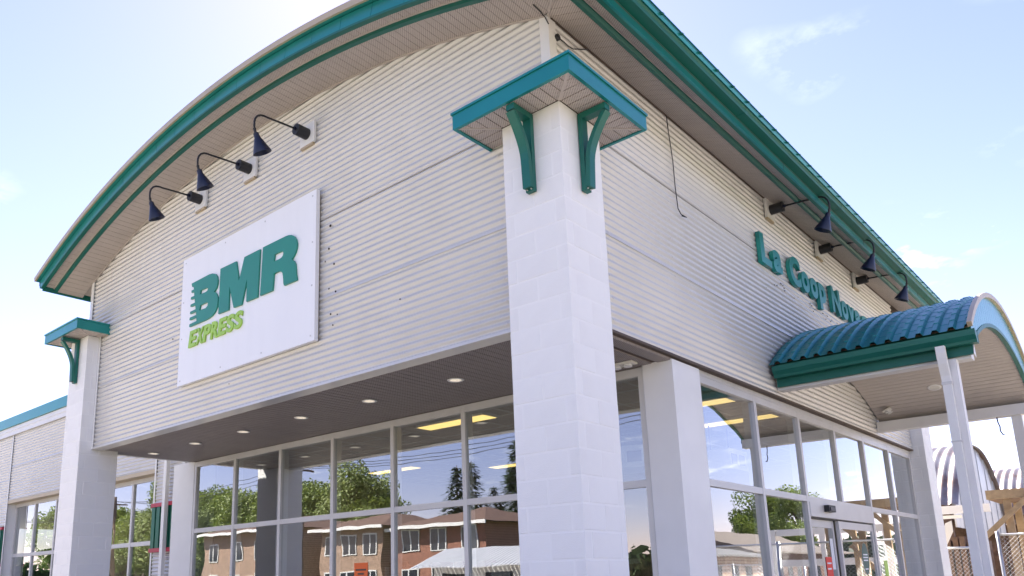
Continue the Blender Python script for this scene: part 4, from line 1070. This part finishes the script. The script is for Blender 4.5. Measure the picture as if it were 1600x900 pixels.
# low buildings mirrored in the side storefront
def barn(lab, x0, x1, y0, y1, h, hr, roofm, wallm):
    t = empty('low_warehouse', ((x0+x1)/2,(y0+y1)/2,0), 0, lab, 'building'); a, b = (x1-x0)/2, (y1-y0)/2
    MB().box(-a,a,-b,b,0,h).build('wall', wallm, t)
    MB().prism([(-a-.6,h-.05),(0,h+hr),(a+.6,h-.05),(0,h+hr-.12)] if False else [(-a-.6,h-.1),(a+.6,h-.1),(a+.6,h),(0,h+hr),(-a-.6,h)], lambda p,q,d: (p,d,q), -b-.5, b+.5).build('roof', roofm, t)
    for i in range(int(b)):
        y = -b+1+2*i
        if y > b-1: break
        MB().box(-a-.03,-a-.0005,y-.5,y+.5,.9,2.0).build('window', 'window_dark', t)
barn('low grey-roofed warehouse mirrored in the side storefront', 15, 24, 34, 43, 2.6, .85, 'roof_grey', 'brick_tan')
barn('large tan-roofed warehouse mirrored in the panes beside the doors', 17, 27, 46, 64, 3.0, 1.7, 'roof_tan', 'roof_brown')
chain('chain_link_fence', 'long chain-link fence mirrored low in the side storefront', 9, 14, 32.5, 2.0)

# ------------------------------------------------------------------ trees
def leaf_cloud(mb, centres, n, size):
    for _ in range(n):
        c, r = random.choice(centres)
        d = Vector((random.gauss(0,1),random.gauss(0,1),random.gauss(0,1))).normalized()*r*random.random()**.4
        p = Vector(c)+Vector((d.x,d.y,d.z*.8)); a = Vector((random.gauss(0,1),random.gauss(0,1),random.gauss(0,1))).normalized(); b = a.orthogonal().normalized()
        s = size*random.uniform(.6,1.3); mb.add([p-a*s, p+b*s*.55, p+a*s, p-b*s*.55], [(0,1,2,3)])
def decid(h, cw, seed, n=13000):
    random.seed(seed); t = empty('deciduous_tree')
    trunk = MB(); trunk.tube([(0,0,0),(.05,.03,h*.25),(.02,-.04,h*.5),(.1,.05,h*.8)], [h*.028,h*.022,h*.015,h*.005], 8)
    cs_ = []
    for i in range(22):
        a = random.uniform(0,6.283); z = h*random.uniform(.32,.95); rr = cw*math.sin(max(.15,min(1,(z/h-.2)/.8))*math.pi)**.6*random.uniform(.3,1)
        c = Vector((rr*math.cos(a),rr*math.sin(a),z)); cs_.append((c, random.uniform(.10,.19)*h))
        b0 = Vector((0,0,z*.6)); trunk.tube([b0, (b0+c)/2+Vector((0,0,.2)), c], [h*.009,h*.006,h*.002], 5)
    trunk.build('trunk', 'bark', t, smooth=True)
    mb = MB(); leaf_cloud(mb, cs_, n, h*.0135); 
    me = bpy.data.meshes.new('crown'); me.from_pydata(mb.v, [], mb.f); me.materials.append(MATS['leaf'])
    o = bpy.data.objects.new('crown', me); COL.objects.link(o); o.parent = t
    return t
def conif(h, seed):
    random.seed(seed); t = empty('spruce_tree')
    MB().tube([(0,0,0),(0,0,h)], [h*.02,.02], 7).build('trunk', 'bark', t, smooth=True)
    mb = MB(); z = h*.1
    while z < h*.985:
        r = (1-z/h)**.8*h*.23
        k = 13
        for i in range(k):
            a = random.uniform(0,6.283); L = r*random.uniform(.65,1.15)
            for q in range(int(4+L*9)):
                u = random.random()**.7; p = Vector((math.cos(a)*L*u, math.sin(a)*L*u, z-L*u*.28+random.uniform(-.05,.05)))+Vector((random.gauss(0,.08),random.gauss(0,.08),0))
                d = Vector((math.cos(a+random.uniform(-.8,.8)),math.sin(a+random.uniform(-.8,.8)),random.uniform(-.6,.1))).normalized(); b = d.cross(Vector((0,0,1))).normalized()
                s = .04*h*random.uniform(.6,1.2); mb.add([p, p+d*s*.5+b*s*.2, p+d*s, p+d*s*.5-b*s*.2], [(0,1,2,3)])
        z += h*.022
    me = bpy.data.meshes.new('crown'); me.from_pydata(mb.v, [], mb.f); me.materials.append(MATS['needle'])
    o = bpy.data.objects.new('crown', me); COL.objects.link(o); o.parent = t
    return t
protoD = [decid(11.5, 3.4, 11), decid(10.5, 3.8, 12), decid(12.5, 3.2, 13)]; protoC = [conif(9.5, 21), conif(8.6, 22)]
usedp = set()
def place(pl, k, x, y, s, lab, grp):
    pr_ = pl[k]; o = pr_ if id(pr_) not in usedp else copy_tree(pr_); usedp.add(id(pr_))
    o.location = (x,y,0); o.scale = (s,s,s*random.uniform(.92,1.08)); o.rotation_euler = (0,0,random.uniform(0,6.28)); tag(o, lab, 'tree', grp)
random.seed(5)
for i in range(28):
    place(protoD, i%3, -134+i*2.9+random.uniform(-.6,.6), -44+random.uniform(-1.5,1.5), random.uniform(.92,1.2), 'leafy tree behind the brick houses mirrored in the front windows', 'leafy trees behind the houses')
for i in range(14):
    place(protoD, (i+1)%3, -90+i*2.75+random.uniform(-.5,.5), -41.5+random.uniform(-.8,.8), random.uniform(.8,.98), 'shorter leafy tree close behind the brick houses mirrored in the front windows', 'shorter leafy trees behind the houses')
for i, (x, y, s) in enumerate(((-45.4,-45,1.32),(-43.0,-45,1.42),(-40.8,-45.5,1.0),(-38.5,-45,1.35),(-37.0,-44,1.5),(-35.2,-46,1.4),(-33,-45,1.15))):
    place(protoC, i%2, x, y, s, 'dark spruce tree mirrored near the corner column', 'spruces across the street')
for i, (x, y, s) in enumerate(((31,50,.42),(38,62,.6),(40,40,.6),(27,86,.9),(33,90,1),(40,75,.9))):
    place(protoD, i%3, x, y, s, 'leafy tree beyond the low warehouses right of the store', 'trees beyond the warehouses')
random.seed(31)
hd = empty('hedge', (-27, -29.5, 0), 0, 'clipped green hedge mirrored beside the corner column', 'hedge')
mb = MB(); 
for _ in range(5000):
    p = Vector((random.uniform(-4.2,4.2), random.choice((-.7,.7))*random.uniform(.7,1), random.uniform(0,3.1))) if random.random() < .7 else Vector((random.uniform(-4.2,4.2), random.uniform(-.7,.7), 3.1+random.gauss(0,.05)))
    a = Vector((random.gauss(0,1),random.gauss(0,1),random.gauss(0,1))).normalized(); b = a.orthogonal().normalized(); s = .13*random.uniform(.6,1.2); mb.add([p-a*s,p+b*s*.6,p+a*s,p-b*s*.6],[(0,1,2,3)])
me = bpy.data.meshes.new('foliage'); me.from_pydata(mb.v, [], mb.f); me.materials.append(MATS['hedge_leaf']); o = bpy.data.objects.new('foliage', me); COL.objects.link(o); o.parent = hd
MB().box(-4,4,-.5,.5,0,2.9).build('inner_mass', 'needle', hd)

# ------------------------------------------------------------------ ring of wood added to hide the tan horizon in reflections
random.seed(77)
mb = MB(); NR = 420; RAD = 190.0
hts = [8+4*mnoise.noise(Vector((math.cos(6.2832*i/NR)*9, math.sin(6.2832*i/NR)*9, 2.0)))+random.uniform(-1.2,1.2) for i in range(NR)]
for i in range(NR):
    a = 6.2832*i/NR; h = hts[i]
    for _ in range(34):
        rr = RAD+random.uniform(-6,6); aa = a+random.uniform(-.012,.012); z = h*random.random()**.6
        p = Vector((rr*math.cos(aa)-5, rr*math.sin(aa)+5, z)); q = Vector((random.gauss(0,1),random.gauss(0,1),random.gauss(0,1))).normalized(); b = q.orthogonal().normalized(); s_ = random.uniform(.7,1.5)
        mb.add([p-q*s_, p+b*s_*.7, p+q*s_, p-b*s_*.7], [(0,1,2,3)])
vs = []; fs = []
for i in range(NR):
    a = 6.2832*i/NR
    for rr in (RAD+2, RAD+8): vs += [(rr*math.cos(a)-5, rr*math.sin(a)+5, 0), (rr*math.cos(a)-5, rr*math.sin(a)+5, hts[i]*.8)]
for i in range(NR):
    j = (i+1)%NR; fs += [(4*i,4*j,4*j+1,4*i+1), (4*i+1,4*j+1,4*j+3,4*i+3), (4*i+2,4*i+3,4*j+3,4*j+2)]
mb.add(vs, fs)
me = bpy.data.meshes.new('horizon_screen'); me.from_pydata(mb.v, [], mb.f); me.materials.append(MATS['needle'])
o = bpy.data.objects.new('horizon_screen', me); COL.objects.link(o); tag(o, 'far dark green wood added to screen the horizon around the site', 'wood', kind='stuff')

# ------------------------------------------------------------------ utility poles and wires across the road
PX = [-66.0, -38.0, -11.0]
for k, x in enumerate(PX):
    t = empty('utility_pole', (x, -22.2, .13), 0, ['wooden utility pole across the road at the far left end', 'wooden utility pole with lamp arm across the road before the brick houses', 'wooden utility pole across the road nearest the store'][k], 'pole', 'utility poles along the road')
    MB().tube([(0,0,0),(0,0,9.2)], [.15,.10], 10).build('pole', 'wood_old', t, smooth=True)
    MB().box(-.05,.05,-1.1,1.1,8.5,8.62).build('crossarm', 'wood_old', t)
    for yy in (-.95,0,.95): MB().tube([(0,yy,8.62),(0,yy,8.76)], [.04,.03], 8).build('insulator', 'galv_pale', t)
    MB().tube([(0,.1,6.6),(0,1.2,7.1),(0,2.0,7.15)], .035, 8).build('lamp_arm', 'galvanised', t, smooth=True)
    MB().box(-.12,.12,1.9,2.5,7.06,7.16).build('lamp_head', 'galvanised', t)
for j, (yy, lab) in enumerate(((-.95,'overhead wire on the far side of the poles across the road'), (0.0,'middle overhead wire across the road'), (.95,'overhead wire on the road side of the poles'))):
    mb = MB()
    for a, b in zip([-94]+PX, PX+[17]):
        mb.tube([(a+(b-a)*q/10, -22.2+yy, 8.9-.7*(1-(2*q/10-1)**2)) for q in range(11)], .018, 5, cap=False)
    tag(mb.build('overhead_wire', 'black'), lab, 'wire')
